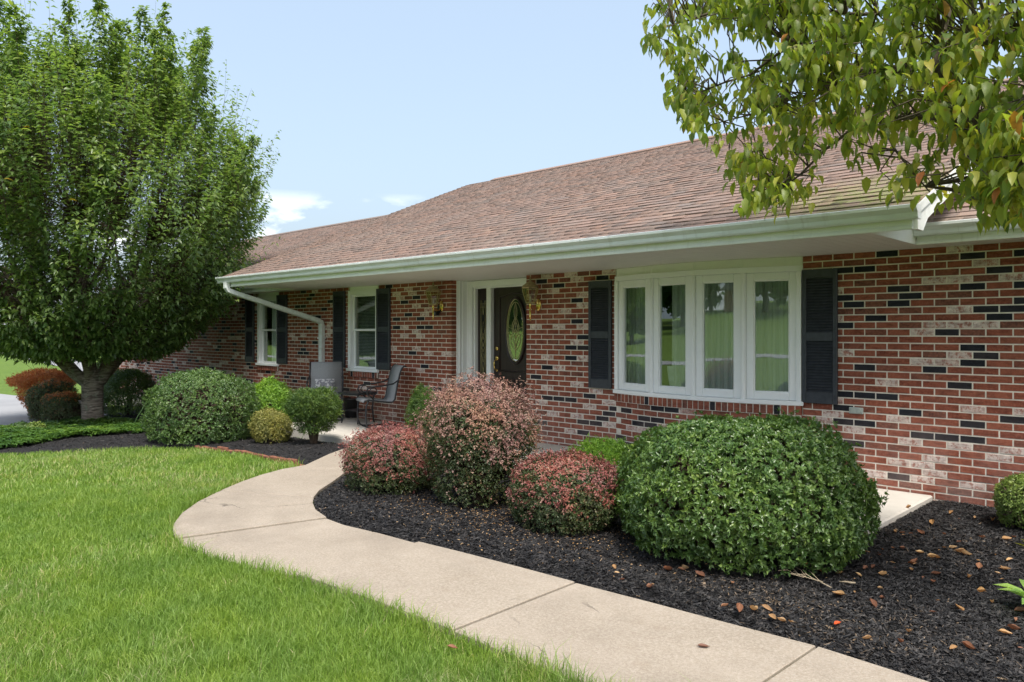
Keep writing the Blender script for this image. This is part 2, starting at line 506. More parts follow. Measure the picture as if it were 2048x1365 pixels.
c = t.mix(t.rng(t.noise(t.mapping(pos, (1, 1, .2)), 22, 5, .7), .4, .7, 0, .55), c, (.060, .125, .012))
wv = t.n('ShaderNodeTexWave', wave_type='BANDS'); wv.inputs['Scale'].default_value = .32; wv.inputs['Distortion'].default_value = 2.0
t.l(t.mapping(pos, (1, 1, 1), (0, 0, R(62))), wv.inputs['Vector'])
c = t.mix(t.math('MULTIPLY', wv.outputs['Fac'], .28), c, (.17, .24, .045))
M['lawn'] = t.done(t.pbsdf(c, .95, .15, 0, t.bump(t.noise(pos, 30, 5, .7), .8, .03)))
t = NT('mulch'); pos = t.pos()
c = t.ramp(t.noise(pos, 70, 5, .75), [(.3, (.006, .006, .007)), (.5, (.016, .015, .016)), (.7, (.035, .032, .032))])
M['mulch'] = t.done(t.pbsdf(c, .8, .3, 0, t.bump(t.noise(pos, 55, 5, .75), 1.0, .02)))
t = NT('mulch_chip'); r = t.rnd()
c = t.ramp(r, [(0, (.005, .005, .006)), (.55, (.012, .0115, .012)), (.86, (.030, .027, .026)), (.955, (.046, .038, .031)), (1, (.20, .14, .085))])
M['chip'] = t.done(t.pbsdf(c, .62, .4))
# --- plants
G = leaf_mat
M['grass'] = G('grass_blade', [(0, (.080, .150, .028)), (.4, (.140, .235, .044)), (.75, (.200, .298, .066)), (.92, (.27, .34, .13)), (1, (.40, .37, .23))], .5, .36, .3)
M['cherry'] = G('cherry_leaf', [(0, (.080, .140, .056)), (.5, (.130, .205, .074)), (.82, (.195, .275, .088)), (.985, (.28, .35, .10)), (1, (.48, .28, .05))], .34, .46, .5)
M['dogwood'] = G('dogwood_leaf', [(0, (.105, .165, .044)), (.35, (.170, .235, .052)), (.65, (.25, .305, .060)), (.92, (.36, .37, .07)), (.975, (.40, .27, .06)), (1, (.38, .12, .04))], .42, .55, .4, None, (.7, (.22, .10, .035)))
M['holly'] = G('holly_leaf', [(0, (.050, .105, .032)), (.5, (.090, .165, .046)), (.85, (.145, .23, .062)), (1, (.22, .30, .09))], .32, .30, .5)
M['mound'] = G('mound_leaf', [(0, (.052, .108, .038)), (.5, (.088, .160, .054)), (.9, (.135, .215, .070)), (1, (.21, .28, .08))], .34, .28, .5)
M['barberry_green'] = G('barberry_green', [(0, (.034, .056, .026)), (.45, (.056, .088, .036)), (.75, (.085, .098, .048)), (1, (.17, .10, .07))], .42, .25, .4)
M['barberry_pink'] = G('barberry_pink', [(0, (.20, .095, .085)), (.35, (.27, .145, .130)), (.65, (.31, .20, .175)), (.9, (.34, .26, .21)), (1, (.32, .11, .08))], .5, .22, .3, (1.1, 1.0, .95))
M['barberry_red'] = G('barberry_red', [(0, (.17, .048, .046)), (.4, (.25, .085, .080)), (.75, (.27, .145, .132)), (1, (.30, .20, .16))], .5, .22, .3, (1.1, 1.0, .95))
M['yew'] = G('yew_needle', [(0, (.045, .095, .028)), (.5, (.075, .14, .034)), (.85, (.125, .20, .040)), (1, (.22, .30, .05))], .42, .25, .35)
M['yew_bright'] = G('yew_bright', [(0, (.10, .20, .028)), (.5, (.15, .29, .040)), (.9, (.22, .37, .055)), (1, (.30, .40, .08))], .45, .35, .35)
M['gold'] = G('gold_leaf', [(0, (.105, .125, .035)), (.5, (.20, .205, .062)), (.9, (.30, .285, .10)), (1, (.38, .30, .17))], .45, .25, .3)
M['boxwood'] = G('boxwood_leaf', [(0, (.095, .16, .032)), (.5, (.155, .225, .050)), (.9, (.23, .29, .085)), (1, (.31, .34, .13))], .4, .25, .4)
M['orange'] = G('orange_leaf', [(0, (.36, .13, .055)), (.5, (.48, .20, .085)), (.9, (.52, .28, .12)), (1, (.30, .24, .09))], .5, .4, .3, (1.3, 1.0, .75))
M['ground_cover'] = G('ground_cover_leaf', [(0, (.036, .085, .030)), (.45, (.060, .130, .036)), (.8, (.115, .205, .045)), (1, (.22, .29, .075))], .38, .28, .4)
M['hosta'] = G('hosta_leaf', [(0, (.13, .27, .06)), (1, (.23, .36, .10))], .4, .35, .4)
M['background_leaf'] = G('background_leaf', [(0, (.030, .075, .018)), (.5, (.048, .11, .022)), (1, (.085, .15, .03))], .6, .2, .2)
M['dry_tan'] = G('dry_leaf_tan', [(0, (.30, .175, .085)), (.5, (.42, .27, .145)), (1, (.52, .37, .22))], .6, .25, .3, (1.2, .9, .6))
M['dry_brown'] = G('dry_leaf_brown', [(0, (.13, .058, .036)), (.5, (.20, .095, .060)), (1, (.28, .15, .095))], .55, .2, .3, (1.2, .8, .5))
M['dry_red'] = G('dry_leaf_red', [(0, (.45, .045, .02)), (1, (.55, .12, .03))], .45, .25, .4, (1.2, .7, .5))
M['twig'] = plain('twig', (.36, .29, .20), .8, .2, 0, .3, 40)
M['stem'] = plain('stem_bark', (.075, .052, .036), .85, .2, 0, .3, 40)
M['dogwood_bark'] = plain('dogwood_bark', (.105, .085, .062), .9, .2, 0, .45, 26, .8, 60)
t = NT('cherry_bark'); pos = t.pos()
band = t.noise(t.mapping(pos, (5, 5, 46)), 1.0, 4, .6, dist=.5)
c = t.mix(t.rng(band, .42, .60), (.075, .060, .048), (.21, .175, .145))
c = t.mix(t.rng(t.noise(t.mapping(pos, (10, 10, 60)), 1.0, 4, .7), .56, .66, 0, .85), c, (.33, .30, .25))
c = t.mix(t.rng(t.noise(pos, 7, 5, .7), .54, .66, 0, .65), c, (.17, .215, .155))
M['cherry_bark'] = t.done(t.pbsdf(c, .9, .25, 0, t.bump(band, .9, .02)))
# --- furniture
t = NT('sling_grey'); pos = t.pos()
wv = t.noise(t.mapping(pos, (220, 220, 220)), 1.0, 2)
c = t.mix(t.rng(wv, .35, .65), (.24, .245, .252), (.34, .348, .358))
M['sling'] = t.done(t.pbsdf(c, .8, .3))
M['black_metal'] = plain('black_powder_coat', (.017, .019, .023), .45, .5)
M['table_glass'] = plain('table_top_dark', (.035, .038, .042), .35, .5)
M['edging_brick'] = plain('edging_brick', (.17, .075, .048), .95, .15, 0, .5, 14, .8, 90)
M['cushion'] = (lambda t: t.done(t.pbsdf(t.mix(t.rng(t.noise(t.pos(), 24, 3), .45, .52), (.60, .60, .60), (.24, .24, .27)), .9, .2)))(NT('cushion_print'))
M['pale_siding'] = plain('pale_siding', (.62, .60, .56), .8, .2, 0, .06)
M['far_roof'] = plain('far_roof', (.16, .13, .12), .9, .2)
M['weathered_wood'] = plain('weathered_wood', (.42, .39, .34), .9, .2, 0, .25, 10)
M['green_plastic'] = plain('green_plastic', (.28, .42, .20), .5, .4)

# ================================================================== the ground
def axis(lo, hi, a, b, fine, coarse_n):
    mid = np.arange(a, b + 1e-6, fine)
    left = a - (a - lo) * np.linspace(1, 0, coarse_n, endpoint=False) ** 2
    right = b + (hi - b) * np.linspace(1, 0, coarse_n, endpoint=False)[::-1] ** 2
    return np.concatenate([left, mid, right])
gx = axis(-420, 260, -30, 6, .35, 40); gy = axis(-260, 420, -14, 3, .35, 46)
XX, YY = np.meshgrid(gx, gy)
V = np.stack([XX.ravel(), YY.ravel(), ground(XX, YY).ravel()], 1)
nx, ny = len(gx), len(gy)
ii = (np.arange(ny - 1)[:, None] * nx + np.arange(nx - 1)[None, :]).ravel()
F = np.stack([ii, ii + 1, ii + nx + 1, ii + nx], 1)
lawn = link_obj('lawn', np_mesh('lawn', V, F, M['lawn'], True))
tag(lawn, 'green lawn sloping gently away to the left of the house', 'lawn', kind='structure')

# ---- walkway: outer (lawn) edge and inner (bed) edge, from the photograph
ZW = -0.035
JO = [(560, 938), (445, 1002), (385, 1072), (593, 1150), (905, 1262), (1525, 1420)]
outer_px = {0: [(700, 886), (655, 909), (610, 930), (560, 939)],
            1: [(560, 939), (520, 950), (480, 964), (440, 981)],
            2: [(440, 981), (395, 1003), (362, 1026), (345, 1048), (343, 1062), (350, 1076)],
            3: [(350, 1076), (375, 1093), (420, 1110), (500, 1130), (593, 1150)],
            4: [(593, 1150), (680, 1178), (760, 1207), (840, 1237), (905, 1262)],
            5: [(905, 1262), (1050, 1322), (1160, 1366), (1300, 1422)]}
inner_px = {0: [(790, 893), (745, 918), (700, 938)],
            1: [(700, 938), (668, 962), (640, 980), (629, 994)],
            2: [(629, 994), (627, 1005), (633, 1019), (655, 1034)],
            3: [(655, 1034), (690, 1047), (760, 1063), (838, 1084)],
            4: [(838, 1084), (920, 1104), (1040, 1135), (1152, 1165)],
            5: [(1152, 1165), (1300, 1203), (1450, 1243), (1635, 1291)]}
walk = empty('walkway', on_z(700, 1050, ZW - .1), world_parts=True)
tag(walk, 'tan concrete walkway curving from the lower right up to the patio', 'walkway', kind='structure')
WALK_POLYS = []
def slab(poly, z, name='slab', mat='walk', parent=None, thick=.12, gap=.007, bev=.004):
    """polygon slab with eased edge"""
    P = np.array([p[:2] for p in poly], float)
    a = 0.5 * np.sum(P[:, 0] * np.roll(P[:, 1], -1) - np.roll(P[:, 0], -1) * P[:, 1])
    if a < 0: P = P[::-1]
    n = len(P)
    def inset(d):
        out = []
        for i in range(n):
            p0, p1, p2 = P[i - 1], P[i], P[(i + 1) % n]
            e0 = (p1 - p0) / (np.linalg.norm(p1 - p0) + 1e-9); e1 = (p2 - p1) / (np.linalg.norm(p2 - p1) + 1e-9)
            n0 = np.array([-e0[1], e0[0]]); n1 = np.array([-e1[1], e1[0]])
            b = n0 + n1; b = b / (np.linalg.norm(b) + 1e-9)
            k = 1 / max(.35, float(b @ n0)); out.append(p1 + b * d * k)
        return out
    r0 = inset(gap); r1 = inset(gap + bev)
    vs = [(p[0], p[1], z - thick) for p in r0] + [(p[0], p[1], z - bev) for p in r0] + [(p[0], p[1], z) for p in r1]
    fs = []
    for k in (0, 1):
        for i in range(n): fs.append((k*n+i, k*n+(i+1) % n, (k+1)*n+(i+1) % n, (k+1)*n+i))
    fs.append(tuple(2*n + i for i in range(n)))
    mb = MB(); mb.add(vs, fs)
    return mb.build(name, M[mat], parent)
for k in range(6):
    o = [on_z(*p, ZW) for p in outer_px[k]]; i_ = [on_z(*p, ZW) for p in inner_px[k]]
    if k == 0:
        o[0] = (-8.72, -1.665, 0); i_[0] = (-7.3, -1.665, 0)
    if k == 5:                                   # joint across the walk near the camera
        o = o[:3] + [on_z(1430, 1428, ZW)]
        WEND = (o[-1], i_[-1])
    poly = o + i_[::-1]
    WALK_POLYS.append([p[:2] for p in poly])
    slab(poly, ZW + (-.012 if k == 3 else .006 if k in (4,) else 0), parent=walk)
far_end = [WEND[0], (1.2, -5.35, 0), (3.5, -5.5, 0), (3.5, -4.3, 0), (1.2, -4.18, 0), WEND[1]]
WALK_POLYS.append([p[:2] for p in far_end]); slab(far_end, ZW, parent=walk)

# ---- patio under the eaves
patio_poly = [(-2.055, -0.015), (-2.055, -1.66), (-7.3, -1.66), (-8.72, -1.66), (-9.62, -1.60), (-12.3, -1.35), (-12.3, -0.015)]
patio = slab(patio_poly, 0.0, 'patio', 'patio', None, .16, 0, .012)
tag(patio, 'pale concrete patio along the foot of the brick wall', 'patio', kind='structure')
fl = MB(); fl.box(-8.63, -7.1, 0.0, .62, -.1, .018); 
step = fl.build('door_step', M['patio'], None)
tag(step, 'concrete threshold floor in the recessed doorway', 'floor', kind='structure')

# ---- mulch beds
bed_right = [i for k in range(0, 6) for i in [on_z(*p, ZW)[:2] for p in inner_px[k]]]
bed_right[0] = (-7.3, -1.665)
bed_right += [(1.2, -4.18), (3.5, -4.3), (3.5, -.0), (-2.06, -.0), (-2.06, -1.665)]
bed_left = [(-8.72, -1.665)] + [on_z(*p, ZW)[:2] for p in [(655, 909), (610, 931)]] + \
    [on_ground(*p)[:2] for p in [(560, 925), (500, 913), (450, 906), (400, 899), (340, 898), (290, 899), (200, 904), (100, 908), (0, 911), (-90, 915), (-90, 868), (0, 866), (25, 858), (60, 848), (120, 842), (200, 836)]] + \
    [(-20, -.02), (-12.3, -.02), (-12.3, -1.36), (-9.62, -1.61)]
def bed_height(x, y):
    m = vnoise(x, y, 1.1, 3) * .05 + vnoise(x, y, 5, 4) * .022 + vnoise(x, y, 17, 5) * .016
    return np.maximum(ground(x, y) + .012 + m, -9)
def bed(name, poly, label, step=.045, clear=()):
    P = np.array(poly); lo = P.min(0); hi = P.max(0)
    xs = np.arange(lo[0], hi[0] + step, step); ys = np.arange(lo[1], hi[1] + step, step)
    X, Y = np.meshgrid(xs, ys); nxx = len(xs)
    ok = inside(poly, X, Y)
    Z = bed_height(X, Y)
    # the rim dips under the lawn and the slabs
    cell = ok[:-1, :-1] | ok[1:, :-1] | ok[:-1, 1:] | ok[1:, 1:]
    for q in clear: cell &= ~inside(q, X[:-1, :-1] + step / 2, Y[:-1, :-1] + step / 2)
    j, i = np.nonzero(cell)
    b = j * nxx + i
    F = np.stack([b, b + 1, b + nxx + 1, b + nxx], 1)
    dist = np.full(X.shape, 9.0)
    for k in range(len(P)):
        p0 = P[k]; dd = P[(k + 1) % len(P)] - p0; u = np.clip(((X - p0[0]) * dd[0] + (Y - p0[1]) * dd[1]) / (dd @ dd + 1e-9), 0, 1)
        dist = np.minimum(dist, np.hypot(X - p0[0] - u * dd[0], Y - p0[1] - u * dd[1]))
    cap = ground(X, Y) + .008 + dist * .30                       # the mulch thins out against lawn and slabs
    Z = np.where(ok, np.minimum(Z, cap), ground(X, Y) - .010)
    V = np.stack([X.ravel(), Y.ravel(), Z.ravel()], 1)
    used = np.unique(F); remap = np.zeros(len(V), int); remap[used] = np.arange(len(used))
    o = link_obj(name, np_mesh(name, V[used], remap[F], M['mulch'], True))
    tag(o, label, 'mulch', kind='structure'); return o
bed('mulch_bed', bed_right, 'black mulch bed between the curved walkway and the house')
bed('mulch_bed', bed_left, 'black mulch bed under the tree left of the patio', .07)

def chips(name, poly, n, label, view=True):
    P = np.array(poly); lo = P.min(0); hi = P.max(0)
    q = lo + RNG.random((int(n * 4), 2)) * (hi - lo)
    q = q[inside(poly, q[:, 0], q[:, 1])]
    px, py, Zc = project(np.c_[q, np.zeros(len(q))])
    q = q[(px > -150) & (px < 2250) & (Zc > 2.0)]
    d = np.hypot(q[:, 0], q[:, 1] + DCAM)
    q = q[RNG.random(len(q)) < np.clip(5.0 / d, .15, 1)][:n]
    k = len(q)
    dist = np.full(k, 9.0)
    for j in range(len(P)):
        p0 = P[j]; dd = P[(j + 1) % len(P)] - p0; u = np.clip(((q[:, 0] - p0[0]) * dd[0] + (q[:, 1] - p0[1]) * dd[1]) / (dd @ dd + 1e-9), 0, 1)
        dist = np.minimum(dist, np.hypot(q[:, 0] - p0[0] - u * dd[0], q[:, 1] - p0[1] - u * dd[1]))
    z = np.minimum(bed_height(q[:, 0], q[:, 1]), ground(q[:, 0], q[:, 1]) + .008 + dist * .30) + .006
    a = RNG.random(k) * 6.283; tilt = RNG.normal(0, .28, k)
    L = RNG.uniform(.006, .026, k); W = RNG.uniform(.0018, .0046, k)
    D = np.stack([np.cos(a) * np.cos(tilt), np.sin(a) * np.cos(tilt), np.sin(tilt)], 1)
    S = np.stack([-np.sin(a), np.cos(a), RNG.normal(0, .4, k)], 1)
    c = np.c_[q, z]
    V = np.stack([c - D * L[:, None] - S * W[:, None], c + D * L[:, None] - S * W[:, None] * .6, c + D * L[:, None] + S * W[:, None] * .7, c - D * L[:, None] + S * W[:, None]], 1).reshape(-1, 3)
    V[2::4, 2] += .003
    b = np.arange(k)[:, None] * 4
    F = np.concatenate([b + [0, 1, 2], b + [0, 2, 3]])
    o = link_obj(name, np_mesh(name, V, F, M['chip'], False, np.repeat(np.clip(RNG.random(k) * .8 + .22 * vnoise(q[:, 0], q[:, 1], 1.4, 8) + np.where(RNG.random(k) < .012, .3, 0), 0, .999), 4)))
    tag(o, label, 'mulch', kind='stuff')
chips('mulch_chips', bed_right, 130000, 'shredded black bark mulch strewn over the bed right of the walkway')
chips('mulch_chips', bed_left, 24000, 'shredded black bark mulch strewn over the bed left of the patio')

# ---- driveway and the far street on the left, the road behind the camera
def sheet(name, pts, mat, lift, label, n=24):
    """two pixel or world edges -> draped strip"""
    A, B = pts
    def res(E):
        E = np.array(E, float); d = np.r_[0, np.cumsum(np.linalg.norm(np.diff(E, axis=0), axis=1))]
        u = np.linspace(0, d[-1], n); return np.stack([np.interp(u, d, E[:, 0]), np.interp(u, d, E[:, 1])], 1)
    A = res(A); B = res(B); m = 9
    rows = [A * (1 - k / (m - 1)) + B * k / (m - 1) for k in range(m)]
    Q = np.concatenate(rows); V = np.c_[Q, ground(Q[:, 0], Q[:, 1]) + lift]
    i = (np.arange(m - 1)[:, None] * n + np.arange(n - 1)[None]).ravel()
    o = link_obj(name, np_mesh(name, V, np.stack([i, i + 1, i + n + 1, i + n], 1), M[mat], True))
    tag(o, label, name.replace('_', ' '), kind='structure'); return o
gp = lambda L: [on_ground(*p)[:2] for p in L]
drive_near = gp([(-260, 868), (-60, 862), (0, 858), (28, 852), (120, 845), (215, 838)])
drive_far = gp([(-260, 778), (-60, 785), (0, 789), (50, 794), (140, 799), (215, 803)])
sheet('driveway', (drive_near, drive_far), 'drive', .02, 'pale driveway beside the left end of the house')
st_near = gp([(-200, 688), (-60, 699), (0, 707), (75, 724), (130, 737), (230, 757)])
st_far = gp([(-200, 679), (-60, 687), (0, 693), (75, 706), (130, 717), (230, 735)])
sheet('street', (st_near, st_far), 'drive', .05, 'grey street crossing the far lawn at the left')
sheet('road', ([(-300, -43), (200, -43)], [(-300, -50), (200, -50)]), 'drive', .03, 'road in front of the property seen in the window reflections', 90)

# ================================================================== the house
H = empty('brick_house', (-10, 4, 0), world_parts=True)
tag(H, 'long single-storey brick ranch house with brown shingle roof and black shutters', 'house')
XL, XR = -22.93, 3.0                    # ends of the front wall
SOF = 2.26                              # soffit height
BOW = (-5.60, -3.265); BM = sum(BOW) / 2; BH = (BOW[1] - BOW[0]) / 2; SAG = .20
BR = (BH * BH + SAG * SAG) / (2 * SAG)
def bow_y(x): return -(math.sqrt(max(0, BR * BR - (x - BM) ** 2)) - (BR - SAG)) if BOW[0] < x < BOW[1] else 0.0
DOOR = (-8.641, -7.10)
WINS = [(-11.335, -10.46), (-14.565, -13.73), (-21.15, -20.30)]
CH, Z0, BP = .0678, -.0404, .2035       # course height, first bed joint, brick pitch
OPEN = [(BOW[0], BOW[1], .635, 9), (DOOR[0], DOOR[1], -9, 9)] + [(a, b, .70, 9) for a, b in WINS]

# mortar body of the front wall
mb = MB()
cuts = sorted({XL, XR} | {v for o in OPEN for v in o[:2]})
for a, b in zip(cuts, cuts[1:]):
    lo = -1.2
    for o in OPEN:
        if o[0] <= a and b <= o[1]:
            hi = o[2]
            if o[2] < 0: break
            if o[0] == BOW[0]:
                n = 16
                for i in range(n):
                    x0 = BOW[0] + (BOW[1] - BOW[0]) * i / n; x1 = BOW[0] + (BOW[1] - BOW[0]) * (i + 1) / n
                    ya, yb = bow_y(x0) - .0008, bow_y(x1) - .0008
                    mb.add([(x0, ya, lo), (x1, yb, lo), (x1, .2, lo), (x0, .2, lo), (x0, ya, hi), (x1, yb, hi), (x1, .2, hi), (x0, .2, hi)],
                           [(0, 1, 5, 4), (4, 5, 6, 7), (3, 2, 1, 0), (2, 3, 7, 6)])
            else:
                mb.box(a, b, -.0008, .2, lo, hi)
            break
    else:
        mb.box(a, b, -.0008, .2, lo, SOF + .02)
front_wall = mb.build('front_wall', M['mortar'], H)
front_wall['label'] = 'front wall of mixed red, black and whitewashed bricks'
mb = MB(); mb.box(XL - .02, -12.35, -.012, -.0015, -1.2, -.178); 
for i, z in enumerate((-.38, -.58, -.78)): mb.box(XL - .02, -12.35, -.0145, -.012, z, z + .008)
mb.build('foundation', M['foundation'], H)
mb = MB(); mb.box(XL, XL + .2, .2, 8.9, -1.2, SOF + .3); mb.box(XR - .2, XR, .2, 8.9, -1.2, SOF + .3); mb.box(XL, XR, 8.7, 8.9, -1.2, SOF + .3)
mb.build('side_walls', M['brick_red'], H)['kind'] = 'stuff'
mb = MB(); mb.box(XL + .2, XR - .2, .2, 8.7, -.05, .0); mb.box(XL + .2, XR - .2, .0, 8.7, SOF + .18, SOF + .22)
mb.box(XL + .2, XR - .2, 4.6, 4.7, 0, SOF + .18)
for x in (-6.6, -9.2, -12.6, -17.0): mb.box(x, x + .1, .62 if x > -10 else .21, 4.6, 0, SOF + .18)
mb.build('interior', M['room'], H)

# which bricks are dark or whitewashed, read off the photograph
def pts(ox, oy, s, L): return [(ox + x / s, oy + y / s) for x, y in L]
dark_px = pts(1500, 440, 2.276, [(627,152),(1020,163),(434,230),(519,224),(1140,228),(1227,150),(673,319),(1010,307),(435,357),(722,351),(470,390),(672,386),(1070,413),(1190,412),(566,454),(1125,448),(435,487),(895,520),(1000,590),(1063,628),(519,678),(837,689),(1010,660),(947,762),(433,800),(517,803),(617,811),(420,860),(722,882),(430,923),(527,932),(1000,937),(1180,914),(771,985),(880,993),(1000,1005),(480,1021),(670,1168),(1225,375),(1225,300)]) \
    + pts(1000, 500, 2.9257, [(570,165),(315,208),(215,183),(420,292),(420,414),(455,505),(455,571),(385,570),(510,571),(385,631),(250,686),(185,741),(252,862),(322,868),(393,874),(495,852),(647,925),(778,943),(677,962),(572,983),(460,1002),(530,1010),(890,990),(970,997),(1055,942),(858,1014),(460,1062),(685,1088),(725,1129),(232,1005)]) \
    + pts(400, 520, 3.412, [(1265,178),(1455,257),(1378,289),(1404,371),(1325,402),(1482,397),(1325,458),(1478,457),(1541,457),(1428,633),(1510,725),(1545,875),(1600,878),(1120,838),(988,880),(750,240),(690,215),(755,262),(650,315),(690,318),(875,283),(835,332),(810,385),(750,385),(765,462),(730,462),(690,560),(768,562),(690,608),(812,610),(672,633),(710,635),(600,775),(595,797),(700,803),(640,823),(525,858),(495,855),(290,308),(297,397),(185,463),(270,492)])
white_px = pts(1500, 440, 2.276, [(960,130),(1063,195),(833,276),(948,274),(1190,263),(415,325),(952,414),(410,455),(833,488),(945,487),(1065,487),(778,520),(437,613),(944,626),(785,654),(898,657),(617,747),(1000,866),(1215,880),(410,828),(368,887),(670,910),(340,915),(470,957),(735,1013),(955,1035),(836,1090),(677,1103),(780,1112),(1133,1085),(1200,1055),(837,1158),(575,1157),(780,1185),(1000,1211)]) \
    + pts(1000, 500, 2.9257, [(245,150),(430,137),(605,128),(425,175),(280,242),(468,262),(457,320),(355,355),(315,447),(500,447),(185,445),(455,540),(250,627),(455,633),(315,688),(425,785),(250,803),(535,822),(220,890),(500,910),(605,888),(280,950),(430,968),(390,1053),(610,1015),(820,1040),(1150,950),(905,1050),(1000,1030)]) \
    + pts(400, 520, 3.412, [(800,210),(755,290),(895,255),(900,305),(1420,205),(1440,232),(1340,235),(1350,258),(1500,312),(1545,340),(1540,368),(1400,457),(1460,487),(1420,515),(1490,517),(1500,607),(1540,635),(1655,638),(1315,600),(640,507),(690,508),(660,532),(740,683),(700,685),(780,710),(885,435),(890,460),(885,490),(890,515),(505,832),(1100,860),(1480,757),(1655,822),(1220,1070),(1300,1050)])
def brick_key(px, py):
    x, _, z = on_y(px, py)
    i = int(math.floor((z - Z0) / CH)); ph = -1.535 if i % 2 else -1.433
    return i, int(math.floor((x - ph) / BP))
KIND = {}
for p in dark_px: KIND[brick_key(*p)] = 1
for p in white_px: KIND[brick_key(*p)] = 2
# every brick: (x0, x1, row, column, kind)
bricks = []
for i in range(-2, 34):
    za, zb = Z0 + i * CH, Z0 + (i + 1) * CH; zc = (za + zb) / 2
    ph = -1.535 if i % 2 else -1.433
    k0 = int((XL - ph) / BP) - 1; k1 = int((XR - ph) / BP) + 1
    for k in range(k0, k1 + 1):
        spans = [(max(XL, ph + k * BP), min(XR, ph + (k + 1) * BP))]
        for o in OPEN:
            if o[2] < zc < o[3]:
                new = []
                for a, b in spans:
                    if b <= o[0] or a >= o[1]: new.append((a, b)); continue
                    if a < o[0]: new.append((a, o[0]))
                    if b > o[1]: new.append((o[1], b))
                spans = new
        kind = KIND.get((i, k))
        rr = random.random()
        if kind is None:
            px, py, _ = project(np.array([[ph + (k + .5) * BP, 0, zc]]))
            mapped = (px[0] > 1605) or (1053 < px[0] < 1240) or (560 < px[0] < 905)
            below = 1240 <= px[0] <= 1605
            kind = 0 if mapped else (1 if rr < (.08 if below else .13) else 2 if rr < (.16 if below else .27) else 0)
        for a, b in spans:
            if b - a < .045 and bricks and bricks[-1][2] == i and abs(bricks[-1][1] - a) < 1e-6:
                bricks[-1] = (bricks[-1][0], b, i, bricks[-1][3], bricks[-1][4]); continue        # sliver: the neighbour runs on
            if bricks and bricks[-1][2] == i and abs(bricks[-1][1] - a) < 1e-6 and bricks[-1][1] - bricks[-1][0] < .045:
                a = bricks.pop()[0]
            bricks.append((a, b, i, k, kind))
# the 300 nearest whole bricks in view are parts of their own
def brick_size(b):
    px, py, Zc = project(np.array([[(b[0] + b[1]) / 2, 0, Z0 + (b[2] + .5) * CH]]))
    vis = 0 < px[0] < 2048 and 0 < py[0] < 1365 and not (1245 < px[0] < 1757 and py[0] > 830) and not (1606 < px[0] < 1676 and 540 < py[0] < 807)
    return (1 / Zc[0]) if vis and BP * .95 < b[1] - b[0] < BP * 1.01 and not (BOW[0] - .2 < b[0] < BOW[1]) else 0
own = set(sorted(range(len(bricks)), key=lambda j: -brick_size(bricks[j]))[:300])
JT = .0114
BM_ = ['brick_red', 'brick_dark', 'brick_white']
def brick_data(name, L, mat):
    mb = MB(); hx, hz = L / 2, (CH - JT) / 2; c = .0025; y0, y1 = -.004, .03
    mb.add([(-hx + c, y0, -hz + c), (hx - c, y0, -hz + c), (hx - c, y0, hz - c), (-hx + c, y0, hz - c),
            (-hx, y0 + c, -hz), (hx, y0 + c, -hz), (hx, y0 + c, hz), (-hx, y0 + c, hz),
            (-hx, y1, -hz), (hx, y1, -hz), (hx, y1, hz), (-hx, y1, hz)],
           [(0, 1, 2, 3), (0, 4, 5, 1), (1, 5, 6, 2), (2, 6, 7, 3), (3, 7, 4, 0), (4, 8, 9, 5), (5, 9, 10, 6), (6, 10, 11, 7), (7, 11, 8, 4)])
    return mb.data(name, M[mat])
bd = [brick_data('brick', BP - JT, m) for m in BM_]
vs, fs, mi, rv = [], [], [], []
def joined_brick(cx, cy, cz, hx, hz, ang, kind, y1=.03, proud=0.0):
    j = lambda: random.uniform(-.0014, .0014)
    b = len(vs); c = .0025; y0 = -.004 - proud
    loc = [(-hx + c + j(), y0, -hz + c + j()), (hx - c + j(), y0, -hz + c + j()), (hx - c + j(), y0, hz - c + j()), (-hx + c + j(), y0, hz - c + j()),
           (-hx, y0 + c, -hz), (hx, y0 + c, -hz), (hx, y0 + c, hz), (-hx, y0 + c, hz), (-hx, y1, -hz), (hx, y1, -hz), (hx, y1, hz), (-hx, y1, hz)]
    ca, sa = math.cos(ang), math.sin(ang)
    vs.extend((cx + x * ca - y * sa, cy + x * sa + y * ca, cz + z) for x, y, z in loc)
    fs.extend(tuple(b + q for q in f) for f in [(0, 1, 2, 3), (0, 4, 5, 1), (1, 5, 6, 2), (2, 6, 7, 3), (3, 7, 4, 0), (4, 8, 9, 5), (5, 9, 10, 6), (6, 10, 11, 7), (7, 11, 8, 4)])
    mi.extend([kind] * 9); rv.extend([random.random()] * 12)
for j, (a, b, i, k, kind) in enumerate(bricks):
    cz = Z0 + (i + .5) * CH; cx = (a + b) / 2
    if j in own:
        o = link_obj('brick', bd[kind], front_wall)
        o.location = (cx, random.uniform(-.0012, .0012), cz + random.uniform(-.001, .001))
        o.rotation_euler = (0, random.uniform(-.004, .004), random.uniform(-.006, .006))
        continue
    if BOW[0] < cx < BOW[1] and cz < .66:
        y = bow_y(cx); ang = math.atan2(bow_y(cx + .01) - bow_y(cx - .01), .02)
        joined_brick(cx, y, cz, (b - a - JT) / 2 / max(.8, math.cos(ang)) * .995, (CH - JT) / 2, ang, kind)
    else:
        corner = abs(b - DOOR[0]) < .002 or abs(a - DOOR[1]) < .002
        left = JT / 2 if not abs(a - DOOR[1]) < .002 else -.003; right = JT / 2 if not abs(b - DOOR[0]) < .002 else -.003
        joined_brick((a + left + b - right) / 2, random.uniform(-.0012, .0012), cz, (b - a - left - right) / 2, (CH - JT) / 2, 0, kind, .095 if corner else .03)
mb = MB(); mb.box(DOOR[0] - .06, DOOR[0] - .0015, .031, .094, -.1, SOF - .003); mb.build('door_reveal', M['mortar'], H)
